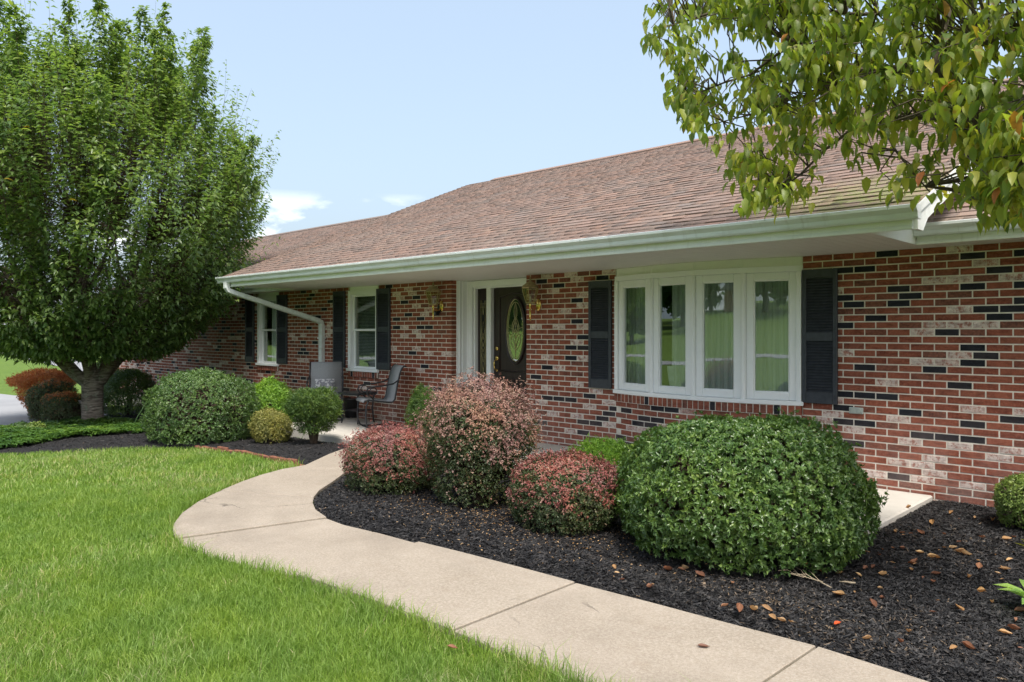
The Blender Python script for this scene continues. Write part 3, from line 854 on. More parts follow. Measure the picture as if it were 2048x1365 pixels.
# rowlock sills under the windows, in the joined mesh where small
def rowlock(x0, x1, z0, z1, curve=False):
    n = int((x1 - x0) / .0677)
    for i in range(n):
        x = x0 + (i + .5) * (x1 - x0) / n
        y = bow_y(x) if curve else 0
        ang = math.atan2(bow_y(x + .01) - bow_y(x - .01), .02) if curve else 0
        kd = 1 if random.random() < .04 else 0
        joined_brick(x, y, (z0 + z1) / 2, (x1 - x0) / n / 2 - .0045, (z1 - z0) / 2, ang, kd, .05, .028)
for a, b in WINS: rowlock(a + .02, b - .02, .705, .80)
sm = MB()
for a, b in WINS: sm.box(a + .022, b - .022, -.0275, -.0012, .706, .799)
sm.build('window_sill_mortar', M['mortar'], H)['kind'] = 'stuff'
me = bpy.data.meshes.new('bricks'); me.from_pydata(vs, [], fs)
for m in BM_: me.materials.append(M[m])
me.polygons.foreach_set('material_index', mi)
a_ = me.attributes.new('rnd', 'FLOAT', 'POINT'); a_.data.foreach_set('value', rv); me.update()
tag(link_obj('bricks', me, front_wall), kind='stuff')
# bow window sill bricks: each one a part
bow_sill = empty('brick_sill', (BM, 0, .685)); bow_sill.parent = H; bow_sill.matrix_parent_inverse = BASE[H.name].inverted()
nb = 35
sd = [None, None]
for kd, mt in ((0, 'brick_red'), (1, 'brick_dark')):
    q = MB(); q.cbox(-.029, .029, -.032, .06, -.046, .046, .003); sd[kd] = q.data('sill_brick', M[mt])
for i in range(nb):
    x = BOW[0] + (BOW[1] - BOW[0]) * (i + .5) / nb
    o = bpy.data.objects.new('sill_brick', sd[1 if i in (8, 21, 31) else 0]); COL.objects.link(o)
    o.parent = bow_sill
    o.location = (x - BM, bow_y(x) + random.uniform(-.002, .002), 0); o.rotation_euler = (0, 0, math.atan2(bow_y(x + .01) - bow_y(x - .01), .02))
mb = MB(); n = 16
for i in range(n):
    x0 = BOW[0] + (BOW[1] - BOW[0]) * i / n; x1 = BOW[0] + (BOW[1] - BOW[0]) * (i + 1) / n
    ya, yb = bow_y(x0) - .0265, bow_y(x1) - .0265
    mb.add([(x0, ya, .6335), (x1, yb, .6335), (x1, .2, .6335), (x0, .2, .6335), (x0, ya, .735), (x1, yb, .735), (x1, .2, .735), (x0, .2, .735)], [(0, 1, 5, 4), (4, 5, 6, 7), (3, 2, 1, 0)])
mb.build('sill_mortar', M['mortar'], H)
# outlet cover set in the wall beside the right shutter
x, _, z = on_y(1713, 821.5)
mb = MB(); mb.cbox(x - .066, x + .066, -.018, .01, z - .031, z + .031, .004)
oc = mb.build('outlet_cover', M['grey_plastic'], H); oc['label'] = 'grey plastic double outlet cover set between the bricks'
M['outlet'] = plain('outlet_grey_green', (.34, .38, .35), .5, .4); oc.data.materials[0] = M['outlet']
for sgn in (-1, 1):
    mb = MB(); mb.cbox(x + sgn * .028 - .019, x + sgn * .028 + .019, -.024, -.017, z - .024, z + .024, .003); mb.build('flap', M['outlet'], oc)

# ---------------------------------------------------------------- shutters
slat_me = {}
def shutter(x0, x1, z0, z1):
    w, h = x1 - x0, z1 - z0; st = .042
    mb = MB(); y0, y1 = -.040, -.006
    zb, zm0, zm1, zt = .085 * h, .465 * h, .53 * h, h - .055 * h
    mb.cbox(0, st, y0, y1, 0, h, .004); mb.cbox(w - st, w, y0, y1, 0, h, .004)
    mb.cbox(st, w - st, y0 + .002, y1, 0, zb, .003); mb.cbox(st, w - st, y0 + .002, y1, zm0, zm1, .003)
    n = 10; arch = [(st, h - .001), (st, zt - .02)] + [(st + (w - 2 * st) * i / n, zt - .02 + .022 * math.sin(math.pi * i / n)) for i in range(1, n)] + [(w - st, zt - .02), (w - st, h - .001)]
    mb.prism(arch, y0 + .002, y1, 'y')
    mb.box(st * .5, w - st * .5, -.012, -.006, .01, h - .01)
    for sx in (.02, w - .02):
        for sz in (.05, zm0 + .03, h - .05):
            mb.lathe([(.006, 0), (.006, .003), (.002, .005)], 8, (0, 0, 0)) if False else None
    o = mb.build('shutter', M['shutter'], H)
    o.location = (x0, 0, z0)
    key = round(w, 3)
    if key not in slat_me:
        q = MB(); sw = w - 2 * st
        q.add([(0, -.034, -.012), (sw, -.034, -.012), (sw, -.030, -.016), (0, -.030, -.016), (0, -.012, .012), (sw, -.012, .012)],
              [(0, 1, 5, 4), (0, 3, 2, 1), (3, 4, 5, 2), (0, 4, 3), (1, 2, 5)])
        slat_me[key] = q.data('slat', M['shutter'])
    for a, b in ((zb, zm0), (zm1, zt - .018)):
        n = int(round((b - a) / .0290))
        for i in range(n):
            s = bpy.data.objects.new('slat', slat_me[key]); COL.objects.link(s); s.parent = o
            s.location = (st, 0, a + (i + .5) * (b - a) / n)
    return o
for a, b, z0, z1 in ((-3.255, -2.905, .770, 2.118), (-6.005, -5.650, .780, 2.125), (-10.49, -10.125, .855, 2.20), (-11.785, -11.42, .855, 2.20), (-13.765, -13.385, .855, 2.20), (-15.055, -14.690, .855, 2.20), (-20.28, -19.92, .855, 2.20)):
    shutter(a, b, z0, z1)

# ---------------------------------------------------------------- bow window
P5 = [(BOW[0], 0.0), (-4.985, -.152), (BM + .03, -.205), (-3.835, -.152), (BOW[1], 0.0)]
ZB, ZT = .735, 2.168
mb = MB()
def facet_box(mb, i, u0, u1, d0, d1, z0, z1, bev=.004):
    """box along facet i: u metres along, d metres outward (negative = inside)"""
    a, b = Vector((*P5[i], 0)), Vector((*P5[i + 1], 0)); t = (b - a).normalized(); nn = Vector((t.y, -t.x, 0))
    k = len(mb.v); mb.cbox(u0, u1, -d1, -d0, z0, z1, bev)
    for q in range(k, len(mb.v)):
        x, y, z = mb.v[q]; p = a + t * x - nn * y; mb.v[q] = (p.x, p.y, z)
flen = [math.dist(P5[i], P5[i + 1]) for i in range(4)]
for i in range(4):
    L = flen[i]
    facet_box(mb, i, -.012, L + .012, -.07, .045, ZB, ZB + .045)          # sill
    facet_box(mb, i, -.006, L + .006, -.07, .020, ZT - .06, ZT)           # head
for i, (x, y) in enumerate(P5):
    if i in (0, 4):
        s = 1 if i == 0 else -1
        mb.cbox(min(x, x + s * .05), max(x, x + s * .05), -.04, .1, ZB + .045, ZT - .06, .003)
    else:
        mb.tube([(x, y - .006, ZB + .045), (x, y - .006, ZT - .06)], .030, 8)
bow = mb.build('bow_window', M['vinyl'], H)
bow['label'] = 'white four-panel bow window between two shutters'
mb = MB()
for i in range(4): facet_box(mb, i, 0, flen[i], -.12, -.004, ZT, SOF)
mb.build('frieze_board', M['cream'], H)
for i in range(4):
    L = flen[i]; q = MB(); e = .052 if i in (0, 3) else .03
    u0 = (.052 if i == 0 else .028); u1 = L - (.052 if i == 3 else .028); fw = .078; z0, z1 = ZB + .047, ZT - .062
    facet_box(q, i, u0, u0 + fw, -.05, .004, z0, z1, .006); facet_box(q, i, u1 - fw, u1, -.05, .004, z0, z1, .006)
    facet_box(q, i, u0 + fw, u1 - fw, -.05, .003, z0, z0 + fw, .006); facet_box(q, i, u0 + fw, u1 - fw, -.05, .003, z1 - fw, z1, .006)
    # inner stop and shadow step
    facet_box(q, i, u0 + fw - .004, u0 + fw + .010, -.05, -.010, z0 + fw, z1 - fw, .002); facet_box(q, i, u1 - fw - .010, u1 - fw + .004, -.05, -.010, z0 + fw, z1 - fw, .002)
    facet_box(q, i, u0 + fw, u1 - fw, -.05, -.010, z0 + fw - .004, z0 + fw + .010, .002); facet_box(q, i, u0 + fw, u1 - fw, -.05, -.010, z1 - fw - .010, z1 - fw + .004, .002)
    q.build('sash', M['vinyl'], bow)
    a, b = Vector((*P5[i], 0)), Vector((*P5[i + 1], 0)); t = (b - a).normalized(); nn = Vector((t.y, -t.x, 0))
    A = a + t * (u0 + fw + .008) - nn * .028; B = a + t * (u1 - fw - .008) - nn * .028
    g = MB(); g.add([(A.x, A.y, z0 + fw + .008), (B.x, B.y, z0 + fw + .008), (B.x, B.y, z1 - fw - .008), (A.x, A.y, z1 - fw - .008)], [(0, 1, 2, 3)])
    g.build('pane', M['glass'], bow)
def curtain(name, x0, x1, y, z0, z1, mat, amp=.035, waves=9):
    n = 90; vs_, fs_ = [], []
    for i in range(n + 1):
        u = i / n; x = x0 + (x1 - x0) * u
        yy = y + amp * math.sin(u * waves * 6.283) + amp * .5 * math.sin(u * waves * 2.6 * 6.283 + 1)
        vs_ += [(x, yy, z0), (x, yy + .01, z1)]
        if i: fs_.append((2 * i - 2, 2 * i, 2 * i + 1, 2 * i - 1))
    q = MB(); q.add(vs_, fs_); return q.build(name, mat, H, True)
curtain('curtain', -5.02, -4.63, .33, .02, 2.2, M['curtain'], .025, 5)
curtain('curtain', -4.60, -4.02, .32, .02, 2.2, M['curtain'], .03, 7)
curtain('curtain', -3.95, -3.2, .30, .02, 2.2, M['curtain'], .03, 8)
curtain('curtain', -5.75, -5.36, .34, .02, 2.2, M['curtain'], .03, 6)
q = MB(); q.lathe([(.06, 0), (.085, .12), (.10, .26), (.095, .27)], 20, (-5.02, .42, .80)); q.box(-5.2, -4.85, .3, .6, .76, .80)
pot = q.build('indoor_planter', M['planter_white'], None, True)
tag(pot, 'white planter standing on the inside ledge behind the leftmost bow window pane', 'planter')

# ---------------------------------------------------------------- double hung windows
def hung(x0, x1, blind=True):
    mb = MB(); zb, zt = .80, 2.195; y0, y1 = -.028, .10; f = .075
    mb.cbox(x0, x0 + f, y0 + .004, y1, zb + .05, zt, .005); mb.cbox(x1 - f, x1, y0 + .004, y1, zb + .05, zt, .005)
    mb.cbox(x0 - .015, x1 + .015, y0 - .028, y1, zb, zb + .05, .006); mb.cbox(x0 + f, x1 - f, y0 + .006, y1, zt - .07, zt, .005)
    mb.cbox(x0 + .03, x1 - .03, y0 + .03, y1, zt, SOF, .003)
    w = mb.build('window', M['cream'] if False else M['vinyl'], H)
    zm = 1.515
    for z0, z1, yy in ((zm - .02, zt - .07, .035), (zb + .05, zm + .02, .058)):
        q = MB(); s = .036
        q.cbox(x0 + f, x0 + f + s, yy, yy + .03, z0, z1, .004); q.cbox(x1 - f - s, x1 - f, yy, yy + .03, z0, z1, .004)
        q.cbox(x0 + f + s, x1 - f - s, yy + .002, yy + .028, z0, z0 + s, .004); q.cbox(x0 + f + s, x1 - f - s, yy + .002, yy + .028, z1 - s, z1, .004)
        q.build('sash', M['vinyl'], w)
        g = MB(); g.add([(x0 + f + s, yy + .015, z0 + s), (x1 - f - s, yy + .015, z0 + s), (x1 - f - s, yy + .015, z1 - s), (x0 + f + s, yy + .015, z1 - s)], [(0, 1, 2, 3)])
        g.build('pane', M['glass'], w)
    if blind:
        q = MB()
        for i in range(52):
            z = zb + .07 + i * .0255
            q.add([(x0 + f, .135, z), (x1 - f, .135, z), (x1 - f, .158, z + .012), (x0 + f, .158, z + .012)], [(0, 1, 2, 3)])
        tag(q.build('blind', M['blind'], w), kind='stuff')
    return w
hung(*WINS[0]); hung(*WINS[1], False); hung(*WINS[2])
curtain('curtain', -14.5, -13.75, .26, .8, 2.2, M['curtain'], .02, 8)

# ---------------------------------------------------------------- front door
YD = .42
mb = MB()
mb.cbox(-8.641, -8.622, .096, .315, 0.02, SOF, .003)                       # clad side of the recess
mb.cbox(-8.622, -8.606, .13, .15, .02, SOF, .003); mb.cbox(-8.622, -8.604, .20, .215, .02, SOF, .003)
mb.cbox(-8.640, -8.53, .316, .48, .02, SOF, .006)                           # casing
mb.cbox(-8.628, -8.60, .300, .316, .02, SOF, .006); mb.cbox(-8.60, -8.545, .306, .316, .02, SOF, .004)
mb.cbox(-8.53, -8.505, .36, .48, .02, 2.17, .004)
mb.cbox(-8.53, -7.10, .318, .48, 2.165, SOF, .006)                          # header
mb.cbox(-8.505, -7.10, .345, .36, 2.14, 2.163, .004)
mb.cbox(-8.255, -8.160, .352, .47, .02, 2.163, .006)                        # post between sidelight and door
mb.cbox(-7.243, -7.10, .352, .48, .02, 2.163, .006)
mb.build('door_frame', M['vinyl'], H)
mb = MB(); mb.cbox(-8.158, -7.245, YD, YD + .045, .03, 2.14, .004)
# raised mouldings round the oval panel and the two lower panels
def frame_rect(mb, x0, x1, z0, z1, y, w=.022, t=.012):
    mb.cbox(x0, x1, y - t, y, z0, z0 + w, .004); mb.cbox(x0, x1, y - t, y, z1 - w, z1, .004)
    mb.cbox(x0, x0 + w, y - t + .001, y, z0 + w, z1 - w, .004); mb.cbox(x1 - w, x1, y - t + .001, y, z0 + w, z1 - w, .004)
DX = -7.70; OZ = 1.505; OA, OB = .178, .46
door = mb.build('front_door', M['door'], H)
door['label'] = 'dark brown front door with an oval leaded glass'
q = MB(); w_ = .020
mb2 = q
arch = []
for i in range(17):
    u = i / 16; arch.append((DX - .33 + .66 * u, 2.00 + .055 * math.sin(math.pi * u) ** 2))
q.tube([(DX - .33, YD - .004, .90)] + [(x, YD - .004, z) for x, z in arch] + [(DX + .33, YD - .004, .90), (DX - .33, YD - .004, .90)], .013, 8)
q.build('panel_moulding', M['door'], door, True)
for a, b in ((-8.03, -7.735), (-7.665, -7.37)):
    q = MB(); frame_rect(q, a, b, .18, .80, YD); q.cbox(a + .05, b - .05, YD - .008, YD, .23, .75, .006); q.build('lower_panel', M['door'], door)
def ellipse(a, b, y, n=40, cx=DX, cz=OZ): return [(cx + a * math.cos(6.28319 * k / n), y, cz + b * math.sin(6.28319 * k / n)) for k in range(n + 1)]
q = MB(); q.tube(ellipse(OA + .018, OB + .018, YD - .012), .022, 8, False); q.build('oval_moulding', M['door'], door, True)
q = MB(); E_ = ellipse(OA, OB, YD - .006)[:-1]; q.add(E_, [tuple(range(len(E_)))]); q.build('oval_glass', M['glass_door'], door)
q = MB(); yb = YD - .011
q.tube(ellipse(OA - .004, OB - .006, yb), .0055, 6, False); q.tube(ellipse(OA - .028, OB - .045, yb), .0035, 6, False)
q.tube([(DX, yb, OZ - OB + .05), (DX, yb, OZ + OB - .05)], .003, 6)
def arc_pair(z0, z1, w):
    for s in (-1, 1): q.tube([(DX + s * w * math.sin(math.pi * k / 12), yb, z0 + (z1 - z0) * k / 12) for k in range(13)], .0034, 6)
arc_pair(OZ - .12, OZ + .20, .07); arc_pair(OZ - .04, OZ + .12, .045); arc_pair(OZ - .30, OZ + .02, .10); arc_pair(OZ + .14, OZ + .40, .03)
for s in (-1, 1):
    q.tube([(DX + s * .15, yb, OZ - .02), (DX + s * .06, yb, OZ - .10), (DX, yb, OZ - .26)], .0034, 6)
    q.tube([(DX + s * .15, yb, OZ + .05), (DX + s * .05, yb, OZ + .02), (DX, yb, OZ + .18)], .0034, 6)
q.build('leaded_came', M['came'], door, True)
q = MB(); xh = -8.085
def disc(mb, x, z, r, y, d=.015): 
    k = len(mb.v); mb.lathe([(r * .9, 0), (r, .004), (r * .86, d), (r * .3, d + .004)], 18)
    for i in range(k, len(mb.v)):
        a, b, c = mb.v[i]; mb.v[i] = (x + a, y - c, z + b)
disc(q, xh, 1.235, .032, YD); q.build('deadbolt', M['brass'], door, True)
q = MB(); disc(q, xh, 1.09, .036, YD); disc(q, xh, .905, .020, YD)
q.tube([(xh, YD - .012, 1.07), (xh, YD - .055, 1.055), (xh, YD - .068, 1.02), (xh, YD - .060, .96), (xh, YD - .045, .925), (xh, YD - .010, .905)], [.009, .010, .012, .011, .010, .009], 10)
q.build('door_handle', M['brass'], door, True)
# sidelight
mb = MB(); mb.cbox(-8.505, -8.257, YD - .002, YD + .04, .03, 2.14, .004)
frame_rect(mb, -8.46, -8.295, .70, 1.98, YD - .002, .016); frame_rect(mb, -8.46, -8.295, .16, .62, YD - .002, .016); mb.cbox(-8.43, -8.325, YD - .010, YD - .002, .20, .58, .005)
side = mb.build('sidelight', M['door'], H)
q = MB(); x0, x1, z0, z1 = -8.446, -8.309, .72, 1.96; q.add([(x0, YD - .006, z0), (x1, YD - .006, z0), (x1, YD - .006, z1), (x0, YD - .006, z1)], [(0, 1, 2, 3)]); 
M['glass_dark'] = glass('sidelight_glass', .06, (.25, .24, .23)); q.build('pane', M['glass_dark'], side)
q = MB(); cx = (x0 + x1) / 2; yb = YD - .010
for x in (x0 + .012, x0 + .026, x1 - .012, x1 - .026): q.tube([(x, yb, z0), (x, yb, z1)], .0026, 6)
for z in (z0 + .05, z0 + .10, z1 - .05, z1 - .10): q.tube([(x0, yb, z), (x1, yb, z)], .0026, 6)
for z in (1.12, 1.36): q.tube([(cx, yb, z - .10), (cx + .035, yb, z), (cx, yb, z + .10), (cx - .035, yb, z), (cx, yb, z - .10)], .003, 6)
for z in (1.02, 1.50): q.tube([(cx, yb, z - .14), (cx + .03, yb, z), (cx, yb, z + .14), (cx - .03, yb, z), (cx, yb, z - .14)], .003, 6)
q.tube([(cx, yb, 1.18), (cx + .03, yb, 1.24), (cx, yb, 1.30), (cx - .03, yb, 1.24), (cx, yb, 1.18)], .003, 6)
for s in (-1, 1):
    q.tube([(cx + s * .03, yb, z0), (cx, yb, z0 + .22)], .0026, 6); q.tube([(cx + s * .03, yb, z1), (cx, yb, z1 - .22)], .0026, 6)
q.build('leaded_came', M['came'], side, True)
mb = MB(); mb.box(-9.1, -6.6, .481, .60, 0, SOF + .1); mb.build('entry_partition', M['room'], H)

# ---------------------------------------------------------------- eaves, roof
EZ = 2.405
MAINX = (-12.75, -1.735)
S1, S2 = .412, .4277
RY = 4.2
def soffit(name, x0, x1, y0, y1):
    q = MB(); W = .305; pr = []
    for i in range(3):
        a = i * W / 3
        pr += [(a, .009), (a + .005, 0), (a + W / 3 - .005, 0), (a + W / 3 - .0005, .009)]
    poly = pr + [(W, .012), (0, .012)]
    q.prism(poly, y0, y1, 'y'); me_ = q.data('soffit_panel', M['soffit'])
    base = MB(); base.box(x0, x1, y0, y1, SOF + .014, SOF + .03); b = base.build(name, M['soffit'], H)
    n = int((x1 - x0) / W)
    for i in range(n):
        o = bpy.data.objects.new('soffit_panel', me_); COL.objects.link(o); o.parent = b; o.location = (x0 + i * (x1 - x0) / n, 0, SOF)
        o.scale = ((x1 - x0) / n / W, 1, 1)
CHK = (-12.42, -2.08)                    # cheeks where the porch roof rises out of the lower roofs
soffit('porch_soffit', CHK[0], CHK[1], -1.598, .30)
soffit('eave_soffit', CHK[1] + .001, XR + .25, -.448, .02)
soffit('eave_soffit', XL - .3, CHK[0] - .001, -.448, .02)
def gutter_prof(yf):
    return [(yf, EZ + .012), (yf, EZ - .088), (yf - .070, EZ - .088), (yf - .078, EZ - .075), (yf - .082, EZ - .045), (yf - .112, EZ - .015), (yf - .116, EZ - .012), (yf - .118, EZ + .010), (yf - .108, EZ + .014), (yf - .108, EZ + .006),
            (yf - .104, EZ - .008), (yf - .072, EZ - .040), (yf - .066, EZ - .078), (yf - .006, EZ - .078), (yf - .006, EZ + .012)]
def gutter(x0, x1, yf):
    q = MB(); q.prism(gutter_prof(yf), x0, x1, 'x'); g = q.build('gutter', M['gutter'], H)
    for x in (x0 + .002, x1 - .014):
        c = MB(); c.prism([(yf + .002, EZ + .014), (yf + .002, EZ - .091), (yf - .072, EZ - .091), (yf - .081, EZ - .077), (yf - .085, EZ - .046), (yf - .118, EZ - .014), (yf - .121, EZ + .016)], x - .001, x + .013, 'x'); c.build('end_cap', M['gutter'], g)
    n = int((x1 - x0) / .61)
    me_ = None
    for i in range(1, n):
        if me_ is None:
            c = MB(); c.box(-.006, .006, yf - .121, yf - .118, EZ + .001, EZ + .010); me_ = c.data('gutter_hanger', M['gutter'])
        o = bpy.data.objects.new('gutter_hanger', me_); COL.objects.link(o); o.parent = g; o.location = (x0 + (x1 - x0) * i / n, 0, 0)
    return g
gutter(MAINX[0] - .06, MAINX[1] + .03, -1.602)
gutter(CHK[1] + .012, XR + .3, -.452)
gutter(XL - .3, CHK[0] - .012, -.452)
for (x0, x1, yf) in ((MAINX[0], MAINX[1] - .03, -1.60), (CHK[1] + .012, XR + .25, -.45), (XL - .25, CHK[0] - .012, -.45)):
    q = MB(); q.cbox(x0, x1, yf - .0, yf + .022, SOF - .012, EZ, .003); q.cbox(x0, x1, yf - .010, yf - .0005, SOF - .014, SOF + .016, .004)
    x = x0 + 1.9
    while x < x1 - 1: q.box(x, x + .05, yf - .0125, yf - .0115, SOF - .012, SOF + .07); x += 3.05
    q.build('fascia', M['fascia'], H)
# rake boards and the boxed ends of the porch roof
def rake(x0, x1, sgn):
    y_e = -1.60; p = lambda y, d: EZ + S1 * (y + 1.66) - d          # main roof plane less d
    q = MB(); q.prism([(y_e + .023, SOF - .012), (y_e + .023, p(y_e, .012)), (RY, p(RY, .012)), (RY, p(RY, .185)), (-1.33, p(-1.33, .185)), (-1.45, SOF - .012)], x0, x1, 'x')
    r = q.build('rake_board', M['fascia'], H)
    q = MB(); a, b = (x1, x1 + .016) if sgn > 0 else (x0 - .016, x0)
    q.prism([(y_e - .02, p(y_e, .075)), (y_e - .02, p(y_e, .004)), (RY, p(RY, .004)), (RY, p(RY, .075))], a, b, 'x'); q.build('rake_trim', M['fascia'], r)
    cx = CHK[1] if sgn > 0 else CHK[0]
    q = MB(); q.prism([(y_e + .03, SOF - .010), (-1.40, p(-1.40, .16)), (RY, p(RY, .16)), (RY, EZ + S2 * (RY + .55) - .1), (-.46, EZ - .1), (-.46, SOF - .010)], *((cx, cx + .011) if sgn > 0 else (cx - .011, cx)), 'x'); q.build('cheek_board', M['cream'], H)
    q = MB(); lo, hi = (cx, x0) if sgn > 0 else (x1, cx)
    q.prism([(-1.57, SOF - .006), (-1.40, p(-1.40, .165)), (RY, p(RY, .165)), (RY, p(RY, .15)), (-1.40, p(-1.40, .15)), (-1.57, SOF + .010)], lo, hi, 'x'); q.build('rake_soffit', M['cream'], H)
rake(MAINX[1] - .03, MAINX[1], 1)
rake(MAINX[0], MAINX[0] + .03, -1)
# roof decks
def deck(name, x0, x1, ye, s, back=True):
    zr = EZ + s * (RY - ye); q = MB()
    q.prism([(ye, EZ - .03), (ye, EZ), (RY, zr), (2 * RY - ye, EZ), (2 * RY - ye, EZ - .03), (RY, zr - .12)], x0, x1, 'x')
    return q.build(name, M['shingle'], H)
tabs = []
EXPO = .142
def shingle_plane(roof, x0, x1, ye, s):
    L = (RY - ye) * math.sqrt(1 + s * s); n = int(L / EXPO); cs = 1 / math.sqrt(1 + s * s)
    for r in range(n + 1):
        x = x0 - random.random() * .2
        while x < x1:
            w = random.choice((.11, .13, .15, .17, .20, .24)) * random.uniform(.9, 1.1)
            a, b = max(x0, x), min(x1, x + w); x += w
            if b - a > .02: tabs.append((roof, a, b - .003, r * EXPO, ye, s, cs, L))
roofs = {}
for nm, x0, x1, ye, s in (('main_roof', MAINX[0] - .02, MAINX[1] + .01, -1.675, S1), ('right_roof', CHK[1] + .013, XR + .4, -.53, S2), ('left_roof', XL - .4, CHK[0] - .013, -.53, S2)):
    roofs[nm] = deck(nm, x0, x1, ye, s); shingle_plane(nm, x0, x1, ye, s)
    # front edge of the eave, ridge caps
    q = MB(); zr = EZ + s * (RY - ye)
    q.prism([(RY - .15, zr - .15 * s + .014), (RY - .15, zr - .15 * s + .030), (RY, zr + .034), (RY + .15, zr - .15 * s + .030), (RY + .15, zr - .15 * s + .014), (RY, zr + .016)], x0 + (.85 if nm == 'main_roof' else 0), x1, 'x')
    q.build('ridge_cap', M['shingle'], roofs[nm])
sh_unit = MB()
def tab_local(w, dz=.010, L=EXPO + .02):
    return [(0, 0, dz), (w, 0, dz), (w, L, .001), (0, L, .001), (0, 0, -.002), (w, 0, -.002)]
TAB_F = [(0, 1, 2, 3), (4, 5, 1, 0), (4, 0, 3), (5, 2, 1)]
sh_unit.add(tab_local(1.0), TAB_F); sh_me = sh_unit.data('shingle', M['shingle'])
tc = np.array([[(t_[1] + t_[2]) / 2, t_[4] + t_[3] * t_[6], EZ + t_[5] * t_[3] * t_[6]] for t_ in tabs])
px, py, Zc = project(tc)
sc_ = np.where((px > 0) & (px < 2048) & (py > 0) & (Zc > 0) & (py < 460) & ~((px > 1480) & (py < 330)), np.array([t_[2] - t_[1] for t_ in tabs]) / Zc, 0)
own_t = set(np.argsort(-sc_)[:300].tolist())
TV, TF3, TF4, TR = [], [], [], []
per = {k: ([], [], [], []) for k in roofs}
for j, (nm, a, b, d, ye, s, cs, L) in enumerate(tabs):
    sn = s * cs
    lift = random.uniform(.008, .017)
    y0 = ye + d * cs; z0 = EZ + d * sn + .0006
    if j in own_t:
        o = link_obj('shingle', sh_me, roofs[nm]); o.location = (a, y0 - .0, z0); o.rotation_euler = (math.atan(s), 0, 0); o.scale = (b - a, 1, lift / .010); continue
    V_, A3, A4, RR = per[nm]; base = len(V_); rr = random.random()
    for (x, y, z) in tab_local(b - a, lift, min(EXPO + .02, L - d + .001)):
        V_.append((a + x, y0 + y * cs - z * sn, z0 + y * sn + z * cs)); RR.append(rr)
    A4 += [(base, base + 1, base + 2, base + 3), (base + 4, base + 5, base + 1, base)]; A3 += [(base + 4, base, base + 3), (base + 5, base + 2, base + 1)]
for nm, (V_, A3, A4, RR) in per.items():
    tag(link_obj('shingles', np_mesh('shingles', np.array(V_), [np.array(A4), np.array(A3)], M['shingle'], False, RR), roofs[nm]), kind='stuff')
# downspout: from the gutter end back to the wall, then down
q = MB()
def rect_pipe(mb, P, w=.052, d=.040):
    P = [Vector(p) for p in P]; ring = []
    for i, p in enumerate(P):
        t_ = (P[min(i + 1, len(P) - 1)] - P[max(i - 1, 0)]).normalized()
        u = Vector((1, 0, 0)) if abs(t_.x) < .8 else Vector((0, 1, 0))
        u = (u - t_ * u.dot(t_)).normalized(); v = t_.cross(u)
        ring.append([p + u * a * w + v * b * d for a, b in ((-.8, -1), (.8, -1), (1, -.8), (1, .8), (.8, 1), (-.8, 1), (-1, .8), (-1, -.8))])
    k = 8; vv = [c for r_ in ring for c in r_]
    ff = [(i * k + j, i * k + (j + 1) % k, (i + 1) * k + (j + 1) % k, (i + 1) * k + j) for i in range(len(P) - 1) for j in range(k)] + [tuple(range(k)), tuple((len(P) - 1) * k + j for j in range(k))]
    mb.add(vv, ff)
rect_pipe(q, [(-12.52, -1.655, 2.33), (-12.52, -1.655, 2.235), (-12.515, -1.625, 2.185), (-12.49, -1.54, 2.150), (-12.15, -.14, 1.695), (-12.128, -.065, 1.655), (-12.124, -.048, 1.60), (-12.124, -.048, .08), (-12.124, -.08, .03), (-12.124, -.16, .02)])
dsp = q.build('downspout', M['gutter'], H); dsp['label'] = 'white downspout running slantwise under the eave to the wall'
for z in (1.35, .6):
    q = MB(); q.box(-12.20, -12.05, -.094, -.008, z, z + .03); q.build('strap', M['gutter'], dsp)

# ================================================================== plants
T_SMALL = (np.array([(0, 0, 0), (.45, .5, .10), (1, 0, -.05), (.45, -.5, .10)], float), [np.array([(0, 2, 1), (0, 3, 2)])])
T_LEAF = (np.array([(0, 0, 0), (.30, .46, .10), (.33, 0, .02), (.30, -.46, .10), (.68, .36, .02), (.68, 0, -.06), (.68, -.36, .02), (1, 0, -.22)], float),
          [np.array([(0, 2, 1), (0, 3, 2), (4, 5, 7), (5, 6, 7)]), np.array([(1, 2, 5, 4), (2, 3, 6, 5)])])
T_FOLD = (np.array([(0, 0, 0), (.38, .5, .14), (.40, 0, .0), (.38, -.5, .14), (1, 0, -.16)], float),
          [np.array([(0, 2, 1), (0, 3, 2), (1, 2, 4), (2, 3, 4)])])
T_NEEDLE = (np.array([(0, .5, 0), (0, -.5, 0), (1, 0, 0)], float), [np.array([(0, 1, 2)])])
def unit(a): return a / (np.linalg.norm(a, axis=1, keepdims=True) + 1e-9)
def leaf_arrays(P, D, N, L, W, tmpl):
    D = unit(D); S = unit(np.cross(N, D)); N = np.cross(D, S)
    T, Fs = tmpl; k = len(T); n = len(P)
    V = (P[:, None, :] + D[:, None, :] * (T[None, :, 0:1] * L[:, None, None]) + S[:, None, :] * (T[None, :, 1:2] * W[:, None, None]) + N[:, None, :] * (T[None, :, 2:3] * L[:, None, None]))
    F = [(np.arange(n)[:, None, None] * k + f[None]).reshape(-1, f.shape[1]) for f in Fs]
    return V.reshape(-1, 3), F, k
def leaves(name, P, D, N, L, W, tmpl, mat, parent, kind='stuff', rnd=None, mi=None, smooth_=False):
    V, F, k = leaf_arrays(P, D, N, L, W, tmpl)
    r = RNG.random(len(P)) if rnd is None else rnd
    m = None
    if mi is not None: m = np.concatenate([np.repeat(mi, len(f) // len(P)) for f in F])
    o = link_obj(name, np_mesh(name, V, F, mat, smooth_, np.repeat(r, k), m), parent)
    if kind: o['kind'] = kind
    return o
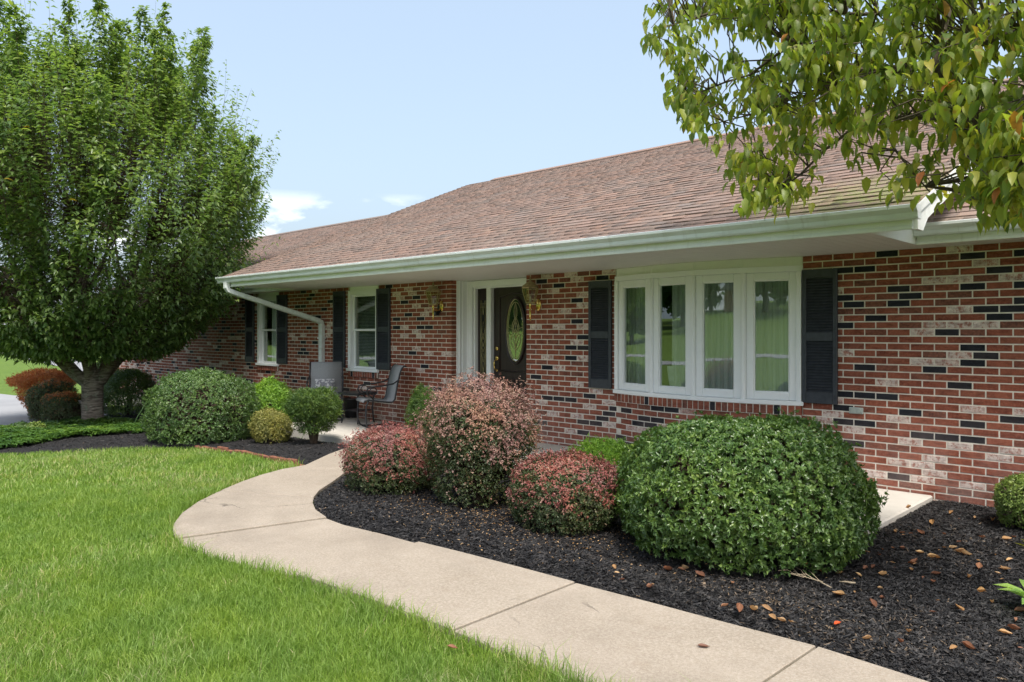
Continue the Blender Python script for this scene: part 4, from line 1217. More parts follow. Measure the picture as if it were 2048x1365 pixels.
def dirs(n, up=0.0):
    v = RNG.normal(size=(n, 3)); v[:, 2] += up; return unit(v)

def lump(n_l, seed, amp):
    r = np.random.default_rng(seed); c = unit(r.normal(size=(n_l, 3))); h = r.uniform(.4, 1, n_l); w = r.uniform(9, 26, n_l)
    def f(d): return 1 + amp * (np.max(h[None] * np.exp(-w[None] * (1 - d @ c.T)), axis=1) - .45)
    return f
def bush(name, label, cat, base, rx, ry, h, mats, n, leaf, seed, box=2.6, waist=0.0, lumps=40, amp=.12, tmpl=T_SMALL, split=None, depth=.16, spiky=0.0, group=None, stems=14, sprig=5, lift=.30, lean=.35, rot=0.0, zmin=.015, stray=.05, gaps=.22, tight=.35):
    """a shrub: stems and a shell of leafy sprigs. box: superellipse power, waist: how much the foot draws in, split: function -> material index"""
    o = empty(name, base, rot); tag(o, label, cat, group)
    f = lump(lumps, seed, amp)
    ns = n // sprig
    d = dirs(ns, .25)
    d = d[d[:, 2] > -.55]; ns = len(d)
    e = box
    k = (np.abs(d[:, 0]) ** e + np.abs(d[:, 1]) ** e + np.abs(d[:, 2]) ** e) ** (-1 / e)
    s = k * f(d)
    rad = 1 - depth * RNG.random(ns) ** 1.8 + spiky * (RNG.random(ns) ** 4) * np.clip(d[:, 2] + .45, 0, 1)
    rad = rad + stray * (RNG.random(ns) < .06) * RNG.random(ns)
    U = d * (s * rad)[:, None]
    zc = lift * h; P = np.empty_like(U)
    up = U[:, 2] > 0
    P[:, 2] = zc + np.where(up, U[:, 2] * (h - zc), U[:, 2] * zc / .62)
    fz = np.clip(P[:, 2] / h, 0, 1)
    foot = 1 - waist * (1 - fz) ** 1.5
    P[:, 0] = U[:, 0] * rx * foot; P[:, 1] = U[:, 1] * ry * foot
    hole = vnoise(P[:, 0] * 1.3 + P[:, 1] * .9 + 7, P[:, 2] * 1.4 + P[:, 1] * .7, 6.5, seed) - .20 * np.clip(P[:, 2] / h, 0, 1) * -1
    ok = (P[:, 2] > zmin) & ((hole > gaps) | (RNG.random(ns) < .25)); P = P[ok]; d = d[ok]; outw = rad[ok]; ns = len(P)
    nrm = unit(np.c_[d[:, 0] / rx, d[:, 1] / ry, d[:, 2] / h * .8 + .12])
    # sprigs: a few leaves fanning round each tip
    PP = np.repeat(P, sprig, 0); NN = np.repeat(nrm, sprig, 0); m = len(PP)
    jit = RNG.normal(size=(m, 3)); D = unit(NN * lean + jit - NN * np.sum(jit * NN, 1, keepdims=True) * .6)
    L = leaf[0] * RNG.uniform(.7, 1.25, m); W = leaf[1] * RNG.uniform(.75, 1.2, m)
    PP = PP + RNG.normal(0, leaf[0] * tight, (m, 3))
    PP[:, 2] = np.maximum(PP[:, 2], .012)
    rr = np.clip(np.repeat(RNG.random(ns), sprig) * .55 + RNG.random(m) * .45, 0, .9999)
    mi = None
    if split is not None: mi = np.repeat(split(P, d, h, outw), sprig)
    N2 = unit(NN + RNG.normal(0, .35, (m, 3)))
    leaves('foliage', PP, D, N2, L, W, tmpl, mats, o, 'stuff', rr, mi)
    # woody inside
    if stems:
        q = MB(); 
        for i in range(stems):
            a = RNG.random() * 6.283; b = RNG.uniform(.2, .8)
            tip = (math.cos(a) * rx * b * .8, math.sin(a) * ry * b * .8, h * RNG.uniform(.55, .85))
            q.tube([(math.cos(a) * .03, math.sin(a) * .03, -.03), (tip[0] * .45, tip[1] * .45, tip[2] * .5), tip], [.014, .009, .004], 5, False)
        q.build('stems', M['stem'], o)['kind'] = 'stuff'
    return o
def core(o, rx, ry, h, seed, waist=0.0, lift=.3, sc=.80):
    """dense old twigs filling the middle of a clipped shrub"""
    f = lump(24, seed, .12); n = 5000
    d = dirs(n); s = (np.sum(np.abs(d) ** 2.6, 1)) ** (-1 / 2.6) * f(d) * sc * RNG.random(n) ** .25
    U = d * s[:, None]; zc = lift * h
    z = zc + np.where(U[:, 2] > 0, U[:, 2] * (h - zc), U[:, 2] * zc)
    ft = 1 - waist * (1 - np.clip(z / h, 0, 1)) ** 1.5
    P = np.c_[U[:, 0] * rx * ft, U[:, 1] * ry * ft, np.maximum(z, .02)]
    leaves('old_growth', P, dirs(n), dirs(n), RNG.uniform(.06, .12, n), RNG.uniform(.03, .05, n), T_SMALL, M['stem'], o)

def B(px, t, lift=0.0):
    """foot of a plant at photo column px and distance t"""
    r = ray(px, 700); x, y = r[0] * t, -DCAM + r[1] * t
    return (x, y, float(bed_height(np.array([x]), np.array([y]))[0]) + lift)

big = bush('holly_bush', 'large clipped round green bush in the right foreground bed', 'bush', B(1482, 5.33), .85, .84, .875, M['holly'], 84000, (.031, .0165), 1, 2.35, .10, 110, .20, T_FOLD, lift=.36, stems=26, depth=.24, rot=.76, stray=.09, zmin=.03, gaps=.24, sprig=7, lean=.85, tight=.13)
core(big, .77, .77, .84, 1, .1, .38)
def pink(hi):
    def f(P, d, h, outw):
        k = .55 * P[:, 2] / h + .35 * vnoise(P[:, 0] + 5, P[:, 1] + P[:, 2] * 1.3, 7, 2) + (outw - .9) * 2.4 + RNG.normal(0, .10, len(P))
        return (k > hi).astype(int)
    return f
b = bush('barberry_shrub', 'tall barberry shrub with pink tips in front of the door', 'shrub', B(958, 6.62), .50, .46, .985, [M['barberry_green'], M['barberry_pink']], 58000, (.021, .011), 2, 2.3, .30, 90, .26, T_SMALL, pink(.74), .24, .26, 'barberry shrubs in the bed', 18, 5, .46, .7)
core(b, .44, .40, .92, 2, .3, .46, .7)
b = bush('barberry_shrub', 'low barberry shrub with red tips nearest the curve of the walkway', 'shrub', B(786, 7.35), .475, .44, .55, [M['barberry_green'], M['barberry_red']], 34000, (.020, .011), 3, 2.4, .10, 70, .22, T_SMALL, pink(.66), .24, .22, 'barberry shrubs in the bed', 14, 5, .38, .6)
core(b, .42, .40, .50, 3, .1, .38, .7)
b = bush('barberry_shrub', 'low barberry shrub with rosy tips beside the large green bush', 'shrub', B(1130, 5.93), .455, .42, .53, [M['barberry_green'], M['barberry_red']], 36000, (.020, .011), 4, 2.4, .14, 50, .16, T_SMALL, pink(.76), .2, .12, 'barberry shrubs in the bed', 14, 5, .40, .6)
core(b, .40, .37, .48, 4, .1, .40, .7)
bush('yew_shrub', 'bright green low yew between the barberry and the large bush', 'shrub', B(1213, 6.55), .38, .32, .56, M['yew_bright'], 30000, (.030, .0055), 5, 2.3, .1, 34, .26, T_SMALL, None, .3, .12, 'yews by the patio', 10, 10, .35, .9)
b = bush('boxwood_shrub', 'small pale green boxwood ball at the right edge by the wall', 'shrub', B(2092, 5.75), .33, .33, .40, M['boxwood'], 22000, (.020, .011), 6, 2.3, .05, 30, .07, T_SMALL, None, .12, 0, None, 8, 5, .45)
core(b, .31, .31, .37, 6, .05, .45)
bush('yew_shrub', 'small upright yew behind the tall barberry near the door', 'shrub', B(852, 8.15), .21, .20, .90, M['yew'], 16000, (.034, .006), 7, 2.3, .3, 26, .30, T_SMALL, None, .35, .15, 'yews by the patio', 8, 10, .55, .9)
yw = bush('yew_shrub', 'cup-shaped dark yew on a bare stem in front of the chairs', 'shrub', B(628, 10.45), .385, .34, .70, M['yew'], 30000, (.040, .0075), 8, 2.6, .70, 60, .40, T_SMALL, None, .5, .16, 'yews by the patio', 26, 10, .60, .9, zmin=.16)
q = MB(); q.tube([(0, 0, -.04), (.01, 0, .10), (.0, .01, .24)], [.026, .020, .018], 8); q.build('trunk', M['twig'], yw, True)
bush('gold_shrub', 'small yellow-green shrub left of the cup-shaped yew', 'shrub', B(543, 10.9), .30, .28, .44, M['gold'], 16000, (.026, .012), 9, 2.2, .15, 34, .22, T_SMALL, None, .25, .18, None, 10, 5, .4, .7)
bush('green_shrub', 'loose bright green shrub behind the gold shrub by the wall', 'shrub', B(540, 12.6), .50, .36, .74, M['yew_bright'], 20000, (.036, .018), 10, 2.2, .1, 34, .28, T_SMALL, None, .3, .2, None, 10, 5, .4, .7)
b = bush('mounded_bush', 'broad rounded dark green bush at the lawn edge left of the patio', 'bush', B(402, 11.45), .83, .72, .96, M['mound'], 64000, (.030, .0145), 12, 2.5, .06, 110, .22, T_FOLD, None, .22, .08, None, 16, 7, .34, .85, tight=.15)
core(b, .78, .68, .90, 12, .05, .34)
b = bush('dark_shrub', 'dark green shrub in the shade behind the cherry tree trunk', 'shrub', B(255, 16.6), .62, .55, .98, M['mound'], 18000, (.040, .020), 13, 2.3, .1, 30, .2, T_SMALL, None, .2, .1, None, 10, 5, .4)
bush('dark_shrub', 'low dark shrub at the foot of the house corner', 'shrub', B(205, 19.4), .45, .45, 1.15, M['mound'], 9000, (.05, .025), 14, 2.3, .1, 30, .25, T_SMALL, None, .25, .1, None, 8, 5, .4)
def drv(px, t):
    r = ray(px, 700); x, y = r[0] * t, -DCAM + r[1] * t; return (x, y, float(ground(x, y)))
b = bush('spirea_shrub', 'green shrub with rusty tips behind the tree at the driveway edge', 'shrub', drv(104, 16.2), .52, .48, .86, [M['barberry_green'], M['orange']], 16000, (.035, .017), 15, 2.3, .1, 34, .2, T_SMALL, lambda P, d, h, w: (P[:, 2] / h + RNG.normal(0, .1, len(P)) > .95).astype(int), .2, .1, None, 10, 5, .4)
core(b, .46, .42, .75, 15)
b = bush('spirea_shrub', 'smaller green shrub with rusty tips directly left of the tree trunk', 'shrub', drv(128, 15.2), .44, .42, .62, [M['barberry_green'], M['orange']], 14000, (.032, .016), 16, 2.3, .1, 34, .2, T_SMALL, lambda P, d, h, w: (P[:, 2] / h + RNG.normal(0, .1, len(P)) > .88).astype(int), .2, .1, None, 10, 5, .4)
core(b, .38, .36, .52, 16)
bush('laceleaf_maple', 'low orange laceleaf maple mounding over the driveway edge', 'small tree', drv(86, 17.4), .95, .62, 1.02, M['orange'], 16000, (.065, .018), 17, 2.2, .75, 50, .34, T_SMALL, None, .3, .12, None, 12, 6, .72, .6)
bush('small_shrub', 'tiny dark green plant at the left end of the mulch bed', 'plant', drv(40, 13.4), .17, .16, .20, M['mound'], 2400, (.04, .02), 18, 2.2, .1, 16, .3, T_SMALL, None, .3, .2, None, 4, 5)
bush('small_shrub', 'small yellow-leaved plant near the left end of the mulch bed', 'plant', drv(72, 13.2), .16, .15, .20, M['boxwood'], 2400, (.04, .022), 19, 2.2, .1, 16, .3, T_SMALL, None, .3, .2, None, 4, 5)

# ---- ground cover under the tree
gc_poly = gp([(-80, 912), (0, 908), (60, 899), (130, 886), (220, 879), (300, 873), (305, 858), (225, 848), (150, 846), (90, 858), (30, 868), (-80, 880)])
P_ = np.array(gc_poly); lo, hi = P_.min(0), P_.max(0)
c = lo + RNG.random((9000, 2)) * (hi - lo); c = c[inside(gc_poly, c[:, 0], c[:, 1])][:3800]
z = bed_height(c[:, 0], c[:, 1]) + .02 + .10 * vnoise(c[:, 0], c[:, 1], 5, 9) * RNG.random(len(c))
m = 7; PP = np.repeat(np.c_[c, z], m, 0); a = RNG.random(len(PP)) * 6.283
D = np.c_[np.cos(a), np.sin(a), RNG.uniform(-.1, .55, len(PP))]; N = np.c_[-np.cos(a) * .3, -np.sin(a) * .3, np.ones(len(PP))]
tone = np.clip(np.repeat(vnoise(c[:, 0], c[:, 1], 1.6, 12) * .6 + RNG.random(len(c)) * .35, m), 0, .999)
o = leaves('ground_cover', PP, D, N, RNG.uniform(.05, .10, len(PP)), RNG.uniform(.024, .044, len(PP)), T_FOLD, M['ground_cover'], None, 'stuff', tone)
tag(o, 'leafy green ground cover spread under the cherry tree', 'ground cover')

# ---- hosta and a silvery sprig at the right edge
ho = empty('hosta_plant', B(2085, 4.12)); tag(ho, 'green hosta clump cut off by the right edge of the photo', 'plant')
for i in range(11):
    a = 3.5 + (i - 5) * .52 + RNG.normal(0, .1); el = RNG.uniform(.25, .8)
    d = np.array([[math.cos(a), math.sin(a), el]]); 
    V, F, k = leaf_arrays(np.array([[0, 0, .03]]) + d * .05, d, np.array([[-math.cos(a) * el, -math.sin(a) * el, 1.0]]), np.array([RNG.uniform(.13, .19)]), np.array([RNG.uniform(.08, .11)]), T_LEAF)
    link_obj('leaf', np_mesh('leaf', V, F, M['hosta'], True, np.full(k, RNG.random())), ho)
sg = empty('silver_sprig', B(2062, 5.15)); tag(sg, 'small silvery stem with narrow leaves at the right edge of the mulch', 'plant')
for i in range(9):
    a = 2.9 + RNG.normal(0, .6); d = np.array([[math.cos(a), math.sin(a), RNG.uniform(.3, .9)]])
    V, F, k = leaf_arrays(np.array([[RNG.normal(0, .02), RNG.normal(0, .02), .01 + .012 * i]]), d, np.array([[0, 0.3, 1.0]]), np.array([RNG.uniform(.05, .09)]), np.array([.014]), T_FOLD)
    link_obj('leaf', np_mesh('leaf', V, F, M['gold'], True, np.full(k, RNG.random())), sg)

# ---------------------------------------------------------------- cherry tree
def branch_tube(q, A, Bv, r0, r1, bend, n=5, sides=6):
    A = np.array(A, float); Bv = np.array(Bv, float); u = np.linspace(0, 1, n)
    mid = bend
    p = A[None] * (1 - u[:, None]) + Bv[None] * u[:, None] + np.array(mid)[None] * (u * (1 - u))[:, None] * 4
    q.tube([tuple(v) for v in p], list(r0 + (r1 - r0) * u), sides, False)
    return p
TB = on_ground(187, 853)
tree = empty('cherry_tree', TB); tag(tree, 'broad leafy cherry tree with forked mottled trunk left of the house', 'tree')
IR = np.array([C1, C2, 0.0])             # to the right as the camera sees it
IF = np.array([-C2, C1, 0.0])            # away from the camera
q = MB(); n = 14
prof = [(0, .265), (.05, .225), (.16, .197), (.45, .185), (.75, .190), (1.0, .205), (1.12, .17)]
vs_ = []; fs_ = []
for z, r in prof:
    for k in range(n):
        a = 6.28319 * k / n; rr = r * (1 + .07 * math.sin(3 * a + z * 2) + .04 * math.sin(5 * a - z * 3) + (.10 * math.sin(4 * a + 1) if z < .08 else 0))
        vs_.append((rr * math.cos(a), rr * math.sin(a), z - .03))
for i in range(len(prof) - 1):
    for k in range(n): fs_.append((i * n + k, i * n + (k + 1) % n, (i + 1) * n + (k + 1) % n, (i + 1) * n + k))
fs_.append(tuple((len(prof) - 1) * n + k for k in range(n)))
q.add(vs_, fs_)
q.build('trunk', M['cherry_bark'], tree, True)
q = MB()
limb_ends = []
for (r_, f_, z_, rad, side) in ((-1.15, .0, 1.95, .105, -.16), (.62, -.05, 1.95, .11, .12), (-.35, .25, 2.6, .11, -.03), (-.05, -.65, 2.3, .085, .02), (.25, .75, 2.4, .09, .05), (-.75, -.6, 2.2, .08, -.1), (.75, .55, 2.1, .07, .1)):
    A = IR * side + IF * f_ * .12 + np.array([0, 0, .86]); E_ = IR * r_ + IF * f_ + np.array([0, 0, z_])
    p = branch_tube(q, A, E_, rad * 1.1, rad * .62, np.array([0, 0, -.06]) + IR * r_ * .06, 7, 9)
    limb_ends.append(E_)
q.build('limbs', M['cherry_bark'], tree, True)['kind'] = 'stuff'
limb_ends = np.array(limb_ends)
zk = np.array([1.3, 1.5, 1.9, 2.6, 3.5, 4.4, 5.1, 5.7, 6.3, 7.0, 7.6, 8.2]); rk = np.array([.8, 1.5, 2.05, 2.65, 3.15, 3.35, 3.25, 2.7, 2.05, 1.35, .7, .2])
CO = -.10                                  # crown leans to the left
ns = 3900
zz = 1.45 + RNG.random(ns) ** 1.12 * 5.6
az = RNG.random(ns) * 6.28319
Rz = np.interp(zz, zk, rk)
fr = np.sqrt(RNG.uniform(.12, 1, ns)); shell = RNG.random(ns) < .62; fr = np.where(shell, RNG.uniform(.86, 1.0, ns), fr * .92)
Rz = Rz * (1 + .10 * np.sin(3 * az + zz) + .07 * np.sin(5 * az - 2 * zz))
tip = IR[None] * (np.cos(az) * Rz * fr)[:, None] + IF[None] * (np.sin(az) * Rz * fr)[:, None]; tip[:, 2] = zz
tip += IR[None] * (CO * np.clip((zz - 1) / 3, 0, 1))[:, None]
foc = np.array([0, 0, .6])
out = unit(tip - foc)
upw = np.clip((zz - 2.2) / 3.2, 0, 1)[:, None]
sd = unit(out * (1 - .35 * upw) + np.array([[0, 0, 1.0]]) * (.75 * upw - .12 * (1 - upw)) + RNG.normal(0, .16, (ns, 3)))
lead = (RNG.random(ns) < .15) & (fr > .85) & (zz > 2.6)
sl = RNG.uniform(.45, .9, ns) * np.where(lead, 1.9, 1.0)
tip = tip + sd * np.where(lead, RNG.uniform(.25, 1.0, ns), 0)[:, None]
base = tip - sd * sl[:, None] * .8; ext = tip + sd * sl[:, None] * .2
# long upright leaders with short side shoots: the feathery outline
LA, LB = [], []
for i in range(74):
    z_ = RNG.uniform(3.2, 6.4); a_l = RNG.random() * 6.28319; r_l = np.interp(z_, zk, rk) * RNG.uniform(.35, .98)
    p0 = IR * (math.cos(a_l) * r_l + CO) + IF * math.sin(a_l) * r_l + np.array([0, 0, z_])
    dd = unit((p0 - np.array([0, 0, 1.2]))[None])[0] * .55 + np.array([0, 0, 1.0 if z_ > 4.6 else .55]) + RNG.normal(0, .10, 3); dd /= np.linalg.norm(dd)
    ln = RNG.uniform(1.1, 1.95) * (1 if z_ > 4.2 else .75)
    LA.append(p0 - dd * .4); LB.append(p0 + dd * ln)
    for j in range(17):
        u_ = (j + RNG.random()) / 17; b0 = p0 + dd * ln * u_; w_l = RNG.normal(size=3); w_l -= dd * (w_l @ dd); w_l /= np.linalg.norm(w_l)
        e0 = b0 + (w_l * .62 + dd * .75) * (.50 * (1 - u_) ** .8 + .07); LA.append(b0); LB.append(e0)
base = np.concatenate([base, np.array(LA)]); ext = np.concatenate([ext, np.array(LB)]); ns = len(base)
# twigs back to the limbs
nodes = []
for e in limb_ends:
    for i in range(9):
        dd = e / np.linalg.norm(e) + RNG.normal(0, .42, 3); dd[2] = abs(dd[2]) * .8 + .1; dd /= np.linalg.norm(dd)
        nodes.append(e + dd * RNG.uniform(.5, 1.7) + np.array([0, 0, .2]))
nodes = np.array(nodes)
q = MB()
for i, nd in enumerate(nodes):
    e = limb_ends[i // 9]; branch_tube(q, e, nd, .045, .018, RNG.normal(0, .08, 3), 5, 6)
tree_twigs = q
nn = np.argmin(np.linalg.norm(base[:, None] - nodes[None], axis=2), axis=1)
q2 = MB()
for i in range(ns):
    u = ext[i]
    if i < 3900: q2.tube([tuple(nodes[nn[i]]), tuple((nodes[nn[i]] + base[i]) / 2 + RNG.normal(0, .06, 3)), tuple(base[i]), tuple(u)], [.007, .005, .003, .0015], 3, False)
    else: q2.tube([tuple(base[i]), tuple(u)], [.007 if (i - 3900) % 18 == 0 else .003, .0015], 3, False)
o = q.build('branches', M['cherry_bark'], tree, True); o['kind'] = 'stuff'
o = q2.build('twigs', M['stem'], tree); o['kind'] = 'stuff'
per_shoot = 22
u = np.tile(np.linspace(.10, 1.0, per_shoot), ns) + RNG.normal(0, .015, ns * per_shoot)
S0 = np.repeat(base, per_shoot, 0); S1_ = np.repeat(ext, per_shoot, 0)
P = S0 + (S1_ - S0) * u[:, None]
ax = unit(S1_ - S0); rd = RNG.normal(size=P.shape); rd = unit(rd - ax * np.sum(rd * ax, 1, keepdims=True))
D = unit(rd * .85 + ax * .45 + np.array([[0, 0, -.42]]) + RNG.normal(0, .15, P.shape))
N = unit(np.array([[0, 0, 1.0]]) + ax * .2 + RNG.normal(0, .38, P.shape))
tipness = np.clip((u - .75) * 4, 0, 1)
L = RNG.uniform(.085, .14, len(P)) * (1 - .35 * tipness); W = L * RNG.uniform(.42, .55, len(P))
hgt = np.clip((P[:, 2] - 2.0) / 5, 0, 1)
rr = np.clip(RNG.random(len(P)) * .72 + .12 * hgt + .12 * tipness + np.where(RNG.random(len(P)) < .0022, .5, 0), 0, .9999)
rr = np.where(rr > .962, np.where(RNG.random(len(P)) < .12, rr, .93), rr)
ok = P[:, 2] > 1.28; P, D, N, L, W, rr = P[ok], D[ok], N[ok], L[ok], W[ok], rr[ok]
P += D * .02
px, py, Zc = project(P + np.array(TB)); show = np.where((px > 0) & (px < 2048) & (py > 0), L / Zc, 0)
own_l = np.argsort(-show)[:300]; keep = np.ones(len(P), bool); keep[own_l] = False
def own_leaves(idx, mat, parent):
    u_ = MB(); T, Fs = T_LEAF; u_.add([tuple(v) for v in T], [tuple(f) for g in Fs for f in g]); me_ = u_.data('leaf', mat, True)
    for i in idx:
        d = Vector(D[i]).normalized(); s = Vector(N[i]).cross(d).normalized(); n_ = d.cross(s)
        o = bpy.data.objects.new('leaf', me_); COL.objects.link(o); o.parent = parent
        m4 = Matrix((( d.x * L[i], s.x * W[i], n_.x * L[i], P[i, 0]), (d.y * L[i], s.y * W[i], n_.y * L[i], P[i, 1]), (d.z * L[i], s.z * W[i], n_.z * L[i], P[i, 2]), (0, 0, 0, 1)))
        o.matrix_basis = m4
own_leaves(own_l, M['cherry'], tree)
leaves('crown', P[keep], D[keep], N[keep], L[keep], W[keep], T_FOLD, M['cherry'], tree, 'stuff', rr[keep])

# ---------------------------------------------------------------- dogwood at the upper right
DB = (-.15, -2.75, float(bed_height(np.array([-.15]), np.array([-2.75]))[0]))
dog = empty('dogwood_tree', DB, world_parts=True); tag(dog, 'dogwood with large drooping leaves overhanging the roof at upper right', 'tree')
def A_(L): return [np.array(at_depth(*p)) for p in L]
trunk = [np.array([DB[0], DB[1], DB[2] - .05]), np.array([-.12, -2.8, .7]), np.array([-.16, -2.9, 1.4]), np.array([-.30, -3.05, 1.95])]
main = [trunk[-1]] + A_([(2170, 372, 3.75), (2100, 335, 3.85), (2048, 303, 3.95), (1985, 268, 4.1), (1945, 232, 4.2), (1905, 165, 4.35), (1872, 128, 4.45)])
limbs = [(main, .060, .036),
    ([main[-1]] + A_([(1882, 70, 4.5), (1900, 10, 4.6), (1890, -60, 4.7), (1860, -130, 4.8)]), .030, .012),
    ([main[-1]] + A_([(1800, 138, 4.6), (1720, 142, 4.8), (1650, 118, 4.95), (1597, 85, 5.1), (1548, 66, 5.2), (1500, 30, 5.35), (1440, 20, 5.5), (1380, 40, 5.6), (1330, 55, 5.7)]), .030, .006),
    ([main[4]] + A_([(1910, 240, 4.4), (1838, 233, 4.6), (1760, 241, 4.8), (1700, 262, 4.95), (1650, 300, 5.1), (1600, 350, 5.2), (1550, 388, 5.3)]), .020, .005),
    (A_([(1597, 85, 5.1)]) + A_([(1560, 105, 5.2), (1500, 150, 5.35), (1450, 165, 5.45), (1400, 185, 5.55), (1350, 165, 5.65)]), .012, .004),
    (A_([(1720, 142, 4.8)]) + A_([(1680, 170, 4.9), (1620, 190, 5.1), (1560, 200, 5.25), (1500, 230, 5.4), (1420, 250, 5.6)]), .012, .004),
    (A_([(1760, 241, 4.8)]) + A_([(1790, 300, 4.7), (1830, 350, 4.6), (1860, 385, 4.55)]), .010, .004),
    (A_([(2048, 303, 3.95)]) + A_([(2030, 360, 3.95), (1990, 400, 4.05), (1940, 400, 4.2)]), .016, .005),
    (A_([(1872, 128, 4.45)]) + A_([(1960, 90, 4.2), (2040, 60, 4.0), (2120, 30, 3.9)]), .022, .008),
    (A_([(1900, 10, 4.6)]) + A_([(1820, 20, 4.7), (1720, 30, 4.9), (1640, 20, 5.1), (1560, 0, 5.3), (1460, -30, 5.5)]), .016, .005),
    (A_([(2100, 335, 3.85)]) + A_([(2160, 200, 3.6), (2240, 60, 3.5), (2300, -80, 3.5)]), .040, .015)]
q = MB(); q.tube([tuple(p) for p in trunk], [.12, .095, .085, .075], 10); q.build('trunk', M['dogwood_bark'], dog, True)
q = MB(); nodes = []
for pts_, r0, r1 in limbs:
    n = len(pts_); q.tube([tuple(p) for p in pts_], [r0 + (r1 - r0) * i / (n - 1) for i in range(n)], 8, False)
    for a, b in zip(pts_, pts_[1:]):
        for u in (.0, .33, .66): nodes.append(a + (b - a) * u)
q.build('limbs', M['dogwood_bark'], dog, True)['kind'] = 'stuff'
nodes = np.array(nodes)[3:]
fol = [(1300, -60), (1284, 60), (1290, 100), (1318, 96), (1326, 190), (1348, 206), (1372, 225), (1368, 268), (1430, 280), (1442, 350), (1462, 395), (1505, 432), (1565, 425), (1620, 408), (1665, 398), (1690, 350), (1740, 340), (1800, 372), (1782, 398), (1850, 402), (1890, 408), (1960, 425), (2010, 442), (2090, 445), (2200, 430), (2400, 300), (2400, -200), (1300, -200)]
cl = []
r_ = np.random.default_rng(5)
while len(cl) < 1020:
    px = r_.uniform(1284, 2330); py = r_.uniform(-140, 440)
    if not inside(fol, np.array([px]), np.array([py]))[0]: continue
    dens = .12 + 1.1 * -.12 + 1.05 * float(vnoise(np.array([px]), np.array([py]), .011, 21)[0])
    if py > 290 and 1690 < px < 1920 and py < 340: dens *= .5
    if r_.random() > dens: continue
    t0 = np.interp(px, [1284, 1500, 1700, 1900, 2048, 2330], [5.7, 5.35, 4.95, 4.45, 4.0, 3.6])
    cl.append((px, py, t0 + r_.uniform(-.7, .75)))
C = np.array([at_depth(px, py - 22, t) for px, py, t in cl])
nd = np.argmin(np.linalg.norm(C[:, None] - nodes[None], axis=2), axis=1)
q = MB()
for i, c_ in enumerate(C):
    a = nodes[nd[i]]; m_ = (a + c_) / 2 + r_.normal(0, .05, 3) + np.array([0, 0, .04])
    q.tube([tuple(a), tuple(m_), tuple(c_)], [.006, .0045, .002], 4, False)
q.build('twigs', M['dogwood_bark'], dog)['kind'] = 'stuff'
m = 11
P = np.repeat(C, m, 0) + r_.normal(0, .045, (len(C) * m, 3)); a = r_.random(len(P)) * 6.28319
droop = r_.uniform(-2.6, -.45, len(P))
D = np.c_[np.cos(a), np.sin(a), droop]; N = np.c_[np.cos(a) * .9, np.sin(a) * .9, .75 + r_.normal(0, .3, len(P))] + r_.normal(0, .25, (len(P), 3))
D = unit(D); N = unit(N)
L = r_.uniform(.062, .110, len(P)); W = L * r_.uniform(.42, .56, len(P))
px, py, Zc = project(P)
lowleft = np.clip((py - 120) / 280, 0, 1) * .18
rr = np.clip(r_.random(len(P)) * .82 + lowleft + np.where(r_.random(len(P)) < .012, .3, 0), 0, .9999); rr = np.where(rr > .91, np.where(r_.random(len(P)) < .2, rr, .86), rr)
px, py, Zc = project(P); ok = (py < 452) & (inside(fol, px, py) | inside(fol, px, py - 28)); P, D, N, L, W, rr = P[ok], D[ok], N[ok], L[ok], W[ok], rr[ok]
px, py, Zc = project(P); show = np.where((px > 0) & (px < 2048) & (py > 0), L / Zc, 0)
own_l = np.argsort(-show)[:300]; keep = np.ones(len(P), bool); keep[own_l] = False
leaves('crown', P[keep], D[keep], N[keep], L[keep], W[keep], T_LEAF, M['dogwood'], dog, 'stuff', rr[keep], None, True)
P = P - np.array(DB); own_leaves(own_l, M['dogwood'], dog)

# ---------------------------------------------------------------- lawn grass
def grass_ring(t0, t1, n, hmin, hmax, wid):
    a = RNG.uniform(-.86, .78, n); t = np.sqrt(RNG.uniform(t0 ** 2, t1 ** 2, n))
    X = np.tan(a)
    x = (X * C1 - C2); y = (X * C2 + C1); s = t / np.sqrt(1 + X * X)
    x = x * s; y = y * s - DCAM
    ok = np.ones(n, bool)
    for w in WALK_POLYS: ok &= ~inside(w, x, y)
    ok &= ~inside(bed_left, x, y) & ~inside(bed_right, x, y) & ~inside(patio_poly, x, y) & ~inside(list(drive_near) + list(drive_far)[::-1], x, y) & (y < .0)
    x, y = x[ok], y[ok]
    return x, y
GX, GY, GH, GW = [], [], [], []
for t0, t1, n, h0, h1, w in ((2.0, 3.6, 105000, .045, .085, .0034), (3.6, 5.6, 130000, .045, .080, .0042), (5.6, 8.5, 170000, .045, .078, .0058), (8.5, 13.0, 120000, .045, .075, .009)):
    x, y = grass_ring(t0, t1, n, h0, h1, w)
    GX.append(x); GY.append(y); GH.append(RNG.uniform(h0, h1, len(x))); GW.append(np.full(len(x), w))
x = np.concatenate(GX); y = np.concatenate(GY); h = np.concatenate(GH); w = np.concatenate(GW); n = len(x)
cl_ = vnoise(x, y, 2.2, 31); cl2 = vnoise(x, y, 7.0, 32)
